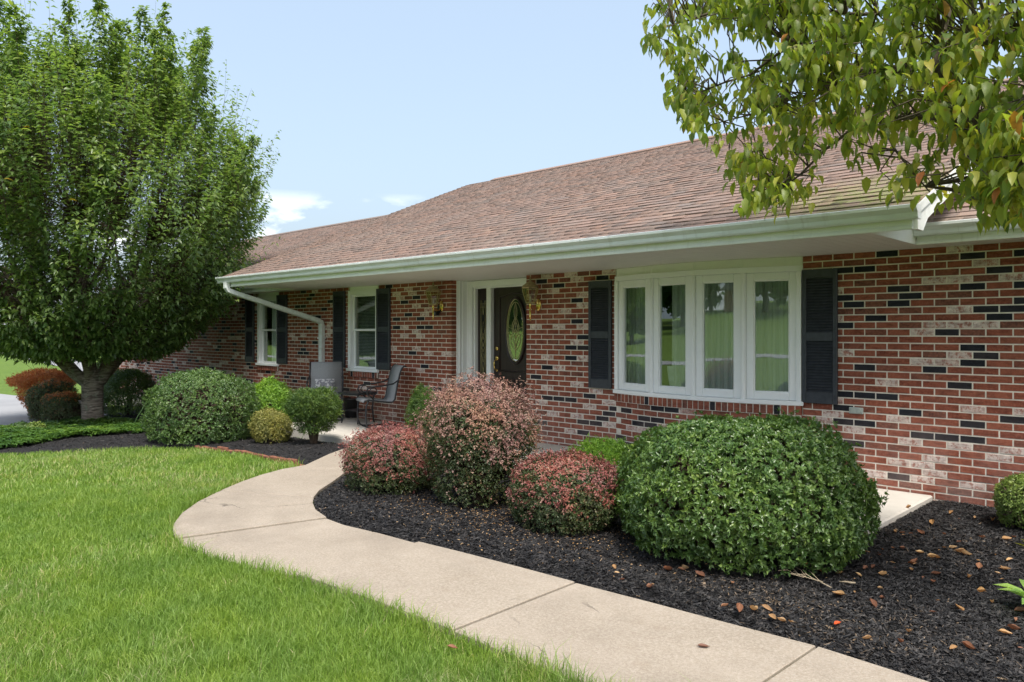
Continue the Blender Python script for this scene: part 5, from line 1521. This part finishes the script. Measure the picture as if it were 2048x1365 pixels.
# longer fringe against the slabs
edge = np.zeros(n)
for wp in WALK_POLYS:
    for k in range(len(wp)):
        p0 = np.array(wp[k]); p1 = np.array(wp[(k + 1) % len(wp)]); dd = p1 - p0; L2 = dd @ dd + 1e-9
        u = np.clip(((x - p0[0]) * dd[0] + (y - p0[1]) * dd[1]) / L2, 0, 1)
        edge = np.maximum(edge, np.clip(1 - np.hypot(x - p0[0] - u * dd[0], y - p0[1] - u * dd[1]) / .16, 0, 1))
h = h * (.65 + .55 * cl_ + .25 * cl2) * (1 + .95 * edge * (RNG.random(n) < .6))
z = ground(x, y) - .004
a = RNG.random(n) * 6.28319 + cl2 * 3; lean = np.abs(RNG.normal(.52, .36, n)) * h
dx, dy = np.cos(a) * lean, np.sin(a) * lean
b_ = RNG.random(n) * 6.28319; sx, sy = np.cos(b_) * w / 2, np.sin(b_) * w / 2
V = np.empty((n, 5, 3))
V[:, 0] = np.c_[x - sx, y - sy, z]; V[:, 1] = np.c_[x + sx, y + sy, z]
V[:, 2] = np.c_[x + sx * .8 + dx * .35, y + sy * .8 + dy * .35, z + h * .58]; V[:, 3] = np.c_[x - sx * .8 + dx * .35, y - sy * .8 + dy * .35, z + h * .58]
V[:, 4] = np.c_[x + dx, y + dy, z + h * (1 - .25 * np.clip(lean / h, 0, 1))]
b5 = np.arange(n)[:, None] * 5
tone = np.clip(.24 + .26 * cl_ + .50 * (RNG.random(n) - .25) + np.where(RNG.random(n) < .025, .5, 0), 0, .9999)
tone = np.where(tone > .9, np.where(RNG.random(n) < .22, tone, .78), tone)
dryp = np.clip((vnoise(x, y, .9, 41) - .66) * 5, 0, 1) * .30 + np.clip((vnoise(x, y, 3.1, 42) - .74) * 5, 0, 1) * .25
tone = np.where(RNG.random(n) < dryp, RNG.uniform(.88, .995, n), tone)
o = link_obj('grass', np_mesh('grass', V.reshape(-1, 3), [b5 + [0, 1, 2, 3], b5 + [3, 2, 4]], M['grass'], False, np.repeat(tone, 5)))
tag(o, 'mown green grass blades covering the front lawn', 'grass', kind='stuff')

# ================================================================== things on the wall
def lantern(label, px, py):
    x, _, z = on_y(px, py)
    o = empty('wall_lantern', (x, 0, z)); tag(o, label, 'lantern', 'brass wall lanterns beside the front door')
    q = MB(); k = len(q.v); q.lathe([(.052, 0), (.058, .006), (.05, .016), (.02, .024)], 22)
    for i in range(k, len(q.v)): a, b, c = q.v[i]; q.v[i] = (a * .85, -.006 - c, b * 1.5)
    q.build('back_plate', M['brass'], o, True)
    ay = -.175
    q = MB(); q.tube([(0, -.02, -.02), (0, -.06, -.06), (0, -.12, -.07), (0, ay, -.045), (0, ay, .0)], .0085, 8); q.build('arm', M['brass'], o, True)
    q = MB(); n = 6
    zb, zt = .015, .215
    q.lathe([(.018, -.01), (.062, .0), (.066, .012), (.06, .018)], n, (0, ay, zb)); q.lathe([(.112, 0), (.118, .008), (.112, .018)], n, (0, ay, zt))
    for i in range(n):
        a = 6.28319 * i / n
        q.tube([(math.cos(a) * .062, ay + math.sin(a) * .062, zb + .015), (math.cos(a) * .098, ay + math.sin(a) * .098, zb + .13), (math.cos(a) * .112, ay + math.sin(a) * .112, zt)], .0045, 6)
    q.build('cage', M['old_brass'], o)
    q = MB(); q.lathe([(.058, zb + .018), (.094, zb + .13), (.108, zt)], n, (0, ay, 0)); q.f = q.f[:-2]; q.m = q.m[:-2]; q.build('glass', M['lantern_glass'], o)
    q = MB(); q.lathe([(.116, 0), (.10, .022), (.07, .042), (.05, .062), (.016, .072), (.012, .085), (.018, .095), (.008, .11), (.006, .135)], 12, (0, ay, zt + .018)); q.build('roof', M['old_brass'], o)
    q = MB(); q.lathe([(.010, .0), (.010, .06), (.004, .075)], 10, (0, ay, zb + .02)); q.build('bulb', M['planter_white'], o, True)
    q = MB(); q.lathe([(.003, -.235), (.010, -.215), (.007, -.195), (.016, -.19), (.0125, -.18), (.0125, -.06), (.020, -.052), (.014, -.035), (.022, -.02), (.012, .0), (.010, .012)], 14, (0, ay, zb)); q.build('tail', M['brass'], o, True)
lantern('brass wall lantern on the brick pier left of the front door', 884, 613)
lantern('brass wall lantern on the brick wall right of the front door', 1078, 610)
x, _, z = on_y(879, 622)
o = empty('security_camera', (x, 0, z)); tag(o, 'small black security camera mounted under the left lantern', 'camera')
q = MB(); q.cbox(-.03, .03, -.02, -.004, -.04, .09, .005); q.build('bracket', M['black_plastic'], o)
q = MB(); q.cbox(-.032, .032, -.11, -.02, -.075, -.005, .012); q.build('housing', M['black_plastic'], o)
q = MB(); q.cbox(-.022, .022, -.114, -.1105, -.068, -.018, .001); q.build('face', M['grey_plastic'], o)
q = MB(); k = 0; q.lathe([(.011, 0), (.011, .006), (.004, .008)], 14)
for i in range(len(q.v)): a, b, c_ = q.v[i]; q.v[i] = (a, -.1145 - c_, b - .034)
q.build('lens', M['black_plastic'], o, True)

# ================================================================== patio furniture
def chair(label, loc, rz):
    o = empty('patio_chair', loc, rz); tag(o, label, 'chair', 'grey sling chairs on the patio')
    # local: faces -y, origin on the floor
    W = .27
    prof = [(-.27, .425), (-.255, .452), (-.20, .462), (-.05, .440), (.10, .418), (.17, .420), (.205, .46), (.225, .56), (.25, .70), (.285, .85), (.315, .93), (.355, .965), (.385, .955)]
    q = MB(); vs_ = []; fs_ = []; n = len(prof)
    for s in (0, -.012):
        for y, z in prof: vs_ += [(-W + .015, y, z + s), (W - .015, y, z + s)]
    for i in range(n - 1):
        fs_.append((2*i, 2*i+1, 2*i+3, 2*i+2)); j = 2 * n + 2 * i; fs_.append((j, j+2, j+3, j+1))
    for i in range(n - 1): fs_ += [(2*i, 2*i+2, 2*n+2*i+2, 2*n+2*i), (2*i+1, 2*n+2*i+1, 2*n+2*i+3, 2*i+3)]
    fs_ += [(0, 2*n, 2*n+1, 1), (2*n-2, 2*n-1, 4*n-1, 4*n-2)]
    q.add(vs_, fs_); q.build('sling', M['sling'], o, True)
    for sx in (-1, 1):
        x = sx * W
        q = MB(); q.tube([(x, y, z - .006) for y, z in prof], .0125, 8); q.build('side_rail', M['black_metal'], o, True)
        q = MB(); q.tube([(x, -.20, .450), (x, -.235, .36), (x, -.245, .22), (x, -.235, .10), (x, -.205, .035), (x, -.15, .014), (x, .0, .013), (x, .33, .013)], .014, 8); q.build('leg', M['black_metal'], o, True)
        q = MB(); xo = x + sx * .018
        q.tube([(x, .262, .745), (xo, .18, .695), (xo, .02, .665), (xo, -.14, .655), (xo, -.215, .635), (xo, -.235, .585), (xo, -.215, .53), (xo, -.16, .50), (x, -.12, .455)], .0115, 8)
        q.tube([(xo, -.185, .545) if False else (xo + 0, -.13 + .055 * math.cos(6.28319 * k / 14), .585 + .055 * math.sin(6.28319 * k / 14)) for k in range(15)], .007, 6, False)
        q.build('armrest', M['black_metal'], o, True)
    q = MB(); q.tube([(-W, .33, .013), (W, .33, .013)], .014, 8); q.build('rear_crossbar', M['black_metal'], o, True)
    q = MB(); q.tube([(-W, -.05, .425), (W, -.05, .425)], .010, 8); q.build('seat_crossbar', M['black_metal'], o, True)
    q = MB(); q.tube([(-W, -.15, .014), (W, -.15, .014)], .012, 8); q.build('front_crossbar', M['black_metal'], o, True)
    return o
def on_patio(px, py): return on_z(px, py, 0)
chair('grey sling chair turned sideways to the right of the small table', (-9.69, -.60, 0), R(-22))
c1 = chair('grey sling chair facing the lawn to the left of the small table', (-11.13, -.60, 0), R(55))
# cushion on the left chair
q = MB(); vs_ = []; n = 9
for s in (1, -1):
    for i in range(n):
        for j in range(n):
            u, v = i / (n - 1) * 2 - 1, j / (n - 1) * 2 - 1
            t_ = max(0, (1 - u ** 4) * (1 - v ** 4)) ** .6
            vs_.append((u * .16, s * .05 * t_, v * .13))
fs_ = []
for s in (0, 1):
    for i in range(n - 1):
        for j in range(n - 1):
            b = s * n * n + i * n + j; f = (b, b + n, b + n + 1, b + 1); fs_.append(f if s == 0 else f[::-1])
q.add(vs_, fs_); cu = q.build('cushion', M['cushion'], None, True)
a = R(55); lx, ly = -.02, .135
cu.location = (-11.13 + lx * math.cos(a) - ly * math.sin(a), -.60 + lx * math.sin(a) + ly * math.cos(a), .555); cu.rotation_euler = (R(-12), 0, a)
tag(cu, 'small patterned grey and white cushion on the left patio chair', 'cushion')
tx, ty, _ = on_z(716, 846, 0)
tb = empty('side_table', (tx - .03, ty + .02, 0), R(10)); tag(tb, 'small dark metal side table between the two patio chairs', 'table')
q = MB(); q.cbox(-.23, .23, -.23, .23, .485, .503, .006); q.build('top', M['table_glass'], tb)
q = MB()
for s in (-1, 1): q.cbox(-.22, .22, s * .21 - .01, s * .21 + .01, .462, .484, .003); q.cbox(s * .21 - .01, s * .21 + .01, -.198, .198, .462, .484, .003)
q.build('apron', M['black_metal'], tb)
for sx in (-1, 1):
    for sy in (-1, 1):
        q = MB(); q.tube([(sx * .19, sy * .19, .465), (sx * .175, sy * .175, .40), (sx * .165, sy * .165, .25), (sx * .175, sy * .175, .06), (sx * .185, sy * .185, .0)], .012, 8); q.build('leg', M['black_metal'], tb, True)
q = MB(); 
q.cbox(-.16, .16, -.16, .16, .20, .212, .004); q.build('shelf', M['black_metal'], tb)
p = on_z(688, 836, 0)
po = empty('black_pot', (p[0] + .05, p[1] + .12, 0)); tag(po, 'plain black pot against the wall behind the patio chairs', 'pot')
q = MB(); q.lathe([(.10, 0), (.115, .02), (.13, .30), (.145, .31), (.145, .34), (.125, .34), (.12, .28), (.0, .27)], 20); q.build('body', M['black_plastic'], po, True)

# ================================================================== brick edging along the left bed
ed = empty('brick_edging', on_ground(500, 913), world_parts=True); tag(ed, 'row of sunken red bricks edging the left mulch bed', 'edging')
E_ = np.array([on_ground(*p)[:2] for p in [(392, 898), (425, 902), (460, 906), (500, 912), (550, 923), (606, 935)]])
d_ = np.r_[0, np.cumsum(np.linalg.norm(np.diff(E_, axis=0), axis=1))]
q = MB(); q.cbox(-.097, .097, -.028, .028, -.06, .04, .006); em = q.data('edging_brick', M['edging_brick'])
u = .1
while u < d_[-1]:
    x = np.interp(u, d_, E_[:, 0]); y = np.interp(u, d_, E_[:, 1]); x2 = np.interp(u + .05, d_, E_[:, 0]); y2 = np.interp(u + .05, d_, E_[:, 1])
    b = link_obj('brick', em, ed); b.location = (x, y, float(ground(x, y)) + .008 + RNG.normal(0, .010)); b.rotation_euler = (RNG.normal(0, .05), RNG.normal(0, .04), math.atan2(y2 - y, x2 - x) + RNG.normal(0, .03)); u += .203

# ================================================================== litter on the mulch
def dry_leaf(seed, curl):
    r = random.Random(seed); q = MB(); n = 7; vs_ = []; fs_ = []
    for i in range(n):
        u = i / (n - 1); w = math.sin(math.pi * min(1, u ** .8 * .97 + .02)) * .27
        for v in (-1, -.5, 0, .5, 1):
            z = curl * (abs(v) ** 1.6 * w * 1.5 + (u - .5) ** 2 * .9 - .08) + r.uniform(-.02, .02)
            vs_.append((u - .5, v * w * (1 - .25 * curl), z))
    for i in range(n - 1):
        for j in range(4): b = i * 5 + j; fs_.append((b, b + 5, b + 6, b + 1))
    q.add(vs_, fs_); q.tube([(-.62, .03, .06), (-.55, 0, .02), (-.49, 0, 0)], .012, 4, False)
    return q
dl = {(k, c): dry_leaf(i, cv).data('fallen_leaf', M[k], True) for i, (k, c, cv) in enumerate([('dry_tan', 0, .5), ('dry_tan', 1, 1.0), ('dry_brown', 0, .45), ('dry_brown', 1, .9), ('dry_red', 0, .35)])}
lp = pts(1200, 800, 2.415, [(70,857),(82,886),(330,865),(482,888),(640,928),(1152,993),(1320,1040),(1425,862),(1250,897),(1415,762),(1460,770),(1640,785),(1735,750),(1770,803),(1845,722),(1965,735),(1910,812),(1940,865),(1825,838),(1830,857),(1625,885),(1610,920),(1560,902),(1520,827),(1300,790),(1345,797),(1320,853),(1280,860),(1735,605),(1695,575),(1490,550),(1605,633),(1430,687),(1465,705),(1895,617),(1810,600),(2000,720),(1895,1020),(1735,1040),(1605,1075),(1490,1172),(1290,1212),(1705,1250),(1780,1243),(1960,1168),(2010,1100),(2030,1245),(1145,1136),(1120,1168),(920,1125),(875,1120),(835,1108),(740,1070),(808,1057),(672,1070),(605,1052),(395,868),(108,920),(240,950),(1940,920),(1920,890),(2000,1155),(2040,1060),(1450,1222),(1630,1015),(1230,985),(1415,830),(1500,690),(1660,700)])
for bx, bt, spread, cnt in ((1815, 5.2, .33, 13), (1880, 4.9, .4, 9), (1640, 4.72, .35, 6), (1960, 4.6, .4, 8)):
    c_ = B(bx, bt)
    for i in range(cnt):
        q_ = (c_[0] + random.gauss(0, spread), c_[1] + random.gauss(0, spread * .6))
        p1, p2, _ = project(np.array([[q_[0], q_[1], -.04]])); lp.append((float(p1[0]), float(p2[0])))
LAB = {'dry_tan': 'dry tan fallen leaf curled on the black mulch', 'dry_brown': 'reddish brown fallen leaf on the black mulch', 'dry_red': 'bright red fallen leaf on the black mulch near the walkway'}
for i, (px, py) in enumerate(lp):
    k = 'dry_red' if (px, py) == lp[47] else ('dry_tan' if random.random() < .55 else 'dry_brown'); c = 0 if k == 'dry_red' else random.randint(0, 1)
    x, y, _ = on_z(px, py, -.05); s = random.choice((.026, .034, .045, .055, .066, .08))
    z = float(bed_height(np.array([x]), np.array([y]))[0]) + .012
    o = link_obj('fallen_leaf', dl[k, c]); o.location = (x, y, z + .006); o.scale = (s, s, s); o.rotation_euler = (random.uniform(-.3, .3), random.uniform(-.3, .3), random.uniform(0, 6.28))
    where = 'on the mulch close to the walkway edge' if py > 1150 + (px - 1152) * .255 - 45 else 'on the mulch at the right foot of the large bush' if px < 1850 and 1035 < py < 1160 and px > 1640 else 'on the mulch near the brick wall' if py < 1075 else 'on the open mulch at the right edge' if px > 1930 else 'on the open mulch between the walkway and the patio end'
    size = 'tiny' if s < .04 else 'small' if s < .06 else 'large'
    tag(o, LAB[k] if k == 'dry_red' else '%s %s %s' % (size, {'dry_tan': 'dry tan fallen leaf', 'dry_brown': 'reddish brown fallen leaf'}[k], where), 'leaf', {'dry_tan': 'tan fallen leaves on the mulch', 'dry_brown': 'brown fallen leaves on the mulch', 'dry_red': None}[k])
for px, py, k, lab in ((1697, 822, 'dry_brown', 'brown fallen leaf lying on the walkway slab'), ):
    pass
for px, py in ((905, 1304), (1408, 1296)):
    x, y, z = on_z(px, py, ZW); o = link_obj('fallen_leaf', dl['dry_brown', 0]); s = .06
    o.location = (x, y, z + (.02 if px < 1000 else .006)); o.scale = (s, s, s); o.rotation_euler = (0, 0, px)
    tag(o, 'brown fallen leaf caught in the grass beside the walkway' if px < 1000 else 'small brown leaf lying alone on the concrete walkway', 'leaf')
# leaf resting on top of the large bush and on the small barberry
for px, py, t_, k, lab in ((1574, 878, 5.28, 'dry_brown', 'brown fallen leaf resting on top of the large bush'), (1184, 972, 5.55, 'dry_tan', 'tan fallen leaf resting on the rosy barberry')):
    o = link_obj('fallen_leaf', dl[k, 0]); o.location = at_depth(px, py, t_); o.scale = (.07,) * 3; o.rotation_euler = (-.5, .2, 1.0); tag(o, lab, 'leaf')
# tiny pale litter under the barberries
nl = 1500; cx_, cy_, _ = B(1010, 6.1)
q0 = np.c_[cx_ + RNG.normal(0, .75, nl), cy_ + RNG.normal(0, .33, nl)]; q0 = q0[inside(bed_right, q0[:, 0], q0[:, 1])]; nl = len(q0)
a_l = RNG.random(nl) * 6.283
o = leaves('leaf_litter', np.c_[q0, bed_height(q0[:, 0], q0[:, 1]) + .011], np.c_[np.cos(a_l), np.sin(a_l), RNG.normal(0, .2, nl)], np.c_[RNG.normal(0, .3, (nl, 2)), np.ones(nl)], RNG.uniform(.010, .024, nl), RNG.uniform(.004, .010, nl), T_SMALL, M['dry_tan'], None, 'stuff')
tag(o, 'fine tan leaf litter scattered under the barberry shrubs', 'leaf litter')
# dead twig
x, y, _ = on_z(1625, 1185, -.05); tw = empty('dead_twig', (x, y, float(bed_height(np.array([x]), np.array([y]))[0]) + .02)); tag(tw, 'pale branched dead twig lying on the mulch before the large bush', 'twig')
q = MB(); q.tube([(.12, -.02, 0), (.04, .0, .015), (-.06, .01, .02), (-.13, .03, .03)], [.0035, .003, .0025, .0015], 5, False)
for i in range(9):
    u = i / 9; x0 = .06 - .17 * u; s = 1 if i % 2 else -1
    q.tube([(x0, .005, .016), (x0 - .05, s * .03, .03 + .01 * (i % 3)), (x0 - .09, s * .065, .045)], [.002, .0016, .001], 4, False)
q.build('stem', M['twig'], tw)['kind'] = 'stuff'
x, y, _ = on_z(1694, 1186, -.05); q = MB(); q.tube([(-.045, 0, 0), (-.01, .006, .006), (.03, .0, .01), (.045, .01, .012)], [.004, .006, .0065, .005], 6)
o = q.build('stick', M['twig'], None, True); o.location = (x, y, float(bed_height(np.array([x]), np.array([y]))[0]) + .016); tag(o, 'short pale stick on the mulch right of the dead twig', 'stick')
# garden stake left of the mound
a = on_ground(259, 861); b = at_depth(293, 806, 13.0)
q = MB(); q.tube([(a[0], a[1], a[2] - .05), (a[0] * .5 + b[0] * .5, a[1] * .5 + b[1] * .5, (a[2] + b[2]) / 2 + .01), b], .009, 6)
o = q.build('garden_stake', M['green_plastic']); tag(o, 'thin pale green stake leaning out of the ground cover', 'stake')

# ================================================================== far things
def house_far(name, label, base, w, d, h, rz, wall, roofh):
    o = empty(name, base, rz); tag(o, label, 'house')
    q = MB(); q.box(-w/2, w/2, -d/2, d/2, -1.5, h); q.build('wall', wall, o)
    q = MB(); q.prism([(-d/2 - .4, h - .05), (0, h + roofh), (d/2 + .4, h - .05), (d/2 + .4, h - .2), (0, h + roofh - .2), (-d/2 - .4, h - .2)], -w/2 - .4, w/2 + .4, 'x'); q.build('roof', M['far_roof'], o)
    for i in range(4):
        x = -w/2 + w * (i + .5) / 4
        for s in (-1, 1):
            q = MB(); q.box(x - .5, x + .5, s * (d/2 + .03) - .02, s * (d/2 + .03) + .02, 1.0, 2.2); f = q.build('window', M['vinyl'], o)
            q = MB(); q.box(x - .42, x + .42, s * (d/2 + .06) - .012, s * (d/2 + .06) + .012, 1.08, 2.12); q.build('pane', M['shutter'], f)
    return o
r = ray(-20, 664); x, y = r[0] * 150, -DCAM + r[1] * 150
house_far('distant_house', 'pale distant house glimpsed under the cherry tree at the far left', (x, y, float(ground(x, y)) - .2), 17, 9, 2.9, R(20), M['pale_siding'], 2.0)
house_far('brick_neighbour_house', 'brick house on the hill across the road, reflected in the right window pane', (-30, -112, float(ground(-30, -112)) - .1), 16, 9, 3.0, R(8), M['brick_red'], 2.2)
def far_tree(label, x, y, h, rad, seed, group='trees across the road and beyond the street'):
    z = float(ground(x, y)); o = empty('leafy_tree', (x, y, z)); tag(o, label, 'tree', group)
    r = np.random.default_rng(seed)
    q = MB(); q.tube([(0, 0, -.3), (.05, 0, h * .2), (0, .1, h * .45), (.1, 0, h * .8)], [h * .030, h * .024, h * .016, h * .004], 8)
    for i in range(7):
        a = r.random() * 6.28; z0 = h * r.uniform(.22, .5); q.tube([(0, 0, z0), (math.cos(a) * rad * .4, math.sin(a) * rad * .4, z0 + h * .12), (math.cos(a) * rad * .75, math.sin(a) * rad * .75, z0 + h * .2)], [h * .012, h * .008, h * .003], 6, False)
    q.build('trunk', M['stem'], o, True)
    n = 1500; c = r.normal(size=(26, 3)); c = c / np.linalg.norm(c, axis=1, keepdims=True) * r.uniform(.35, .8, (26, 1)); ci = r.integers(0, 26, n)
    d = r.normal(size=(n, 3)); d /= np.linalg.norm(d, axis=1, keepdims=True)
    P = (c[ci] + d * r.uniform(.12, .30, (n, 1))) * np.array([rad, rad, h * .48]) + np.array([0, 0, h * .50])
    D = r.normal(size=(n, 3)); N = d + r.normal(0, .3, (n, 3)); N[:, 2] += .4; s = r.uniform(.5, 1.0, n) * rad / 3.2
    leaves('crown', P, D, N, s, s * .7, T_FOLD, M['background_leaf'], o, 'stuff')
k = 0
rt = random.Random(3)
for row, y0, hh in ((0, -98, 11), (1, -112, 14)):
    for i in range(21):
        x = -150 + i * 10.2 + rt.uniform(-2, 2) + row * 5; y = y0 + rt.uniform(-3, 3) + .10 * abs(x + 40)
        if row == 0 and -42 < x < -16: continue
        k += 1; far_tree('leafy tree on the hill across the road, seen only in reflections', x, y, hh * rt.uniform(.85, 1.2), rt.uniform(5, 6.8), 100 + k)
for i in range(13):
    k += 1; far_tree('leafy tree on the hill across the road, seen only in reflections', -150 - rt.uniform(-8, 14), -88 + i * 7.6, 13 * rt.uniform(.85, 1.2), rt.uniform(5, 6.8), 100 + k)
for px, t_, h, rd in ((-60, 175, 10, 6), (60, 190, 9, 6), (150, 180, 10, 6), (240, 185, 9, 5.5), (-160, 165, 11, 6)):
    r = ray(px, 664); x, y = r[0] * t_, -DCAM + r[1] * t_; k += 1
    far_tree('distant leafy tree beyond the street, mostly hidden behind the cherry tree', x, y, h, rd, 100 + k, 'distant trees beyond the street')
# picket fence on the hill across the road
x0, y0 = -66, -80
pf = empty('picket_fence', (x0, y0, float(ground(x0, y0))), R(18)); tag(pf, 'weathered picket fence across the road, seen in the window reflections', 'fence')
q = MB(); q.add([(-.09, 0, 0), (.09, 0, 0), (.09, 0, 1.5), (0, 0, 1.65), (-.09, 0, 1.5), (-.09, .03, 0), (.09, .03, 0), (.09, .03, 1.5), (0, .03, 1.65), (-.09, .03, 1.5)], [(0, 1, 2, 3, 4), (9, 8, 7, 6, 5), (0, 5, 6, 1), (1, 6, 7, 2), (2, 7, 8, 3), (3, 8, 9, 4), (4, 9, 5, 0)]); pm = q.data('picket', M['weathered_wood'])
for i in range(60):
    b = bpy.data.objects.new('picket', pm); COL.objects.link(b); b.parent = pf
    lx = (i - 30) * .27; wx = x0 + lx * math.cos(R(18)); wy = y0 + lx * math.sin(R(18)); b.location = (lx, 0, float(ground(wx, wy)) - float(ground(x0, y0)) - .05)
for zz_ in (.4, 1.2):
    q = MB(); q.tube([(lx, .05, zz_ + float(ground(x0 + lx * math.cos(R(18)), y0 + lx * math.sin(R(18)))) - float(ground(x0, y0))) for lx in np.linspace(-8.2, 8.1, 9)], .05, 4); q.build('rail', M['weathered_wood'], pf)
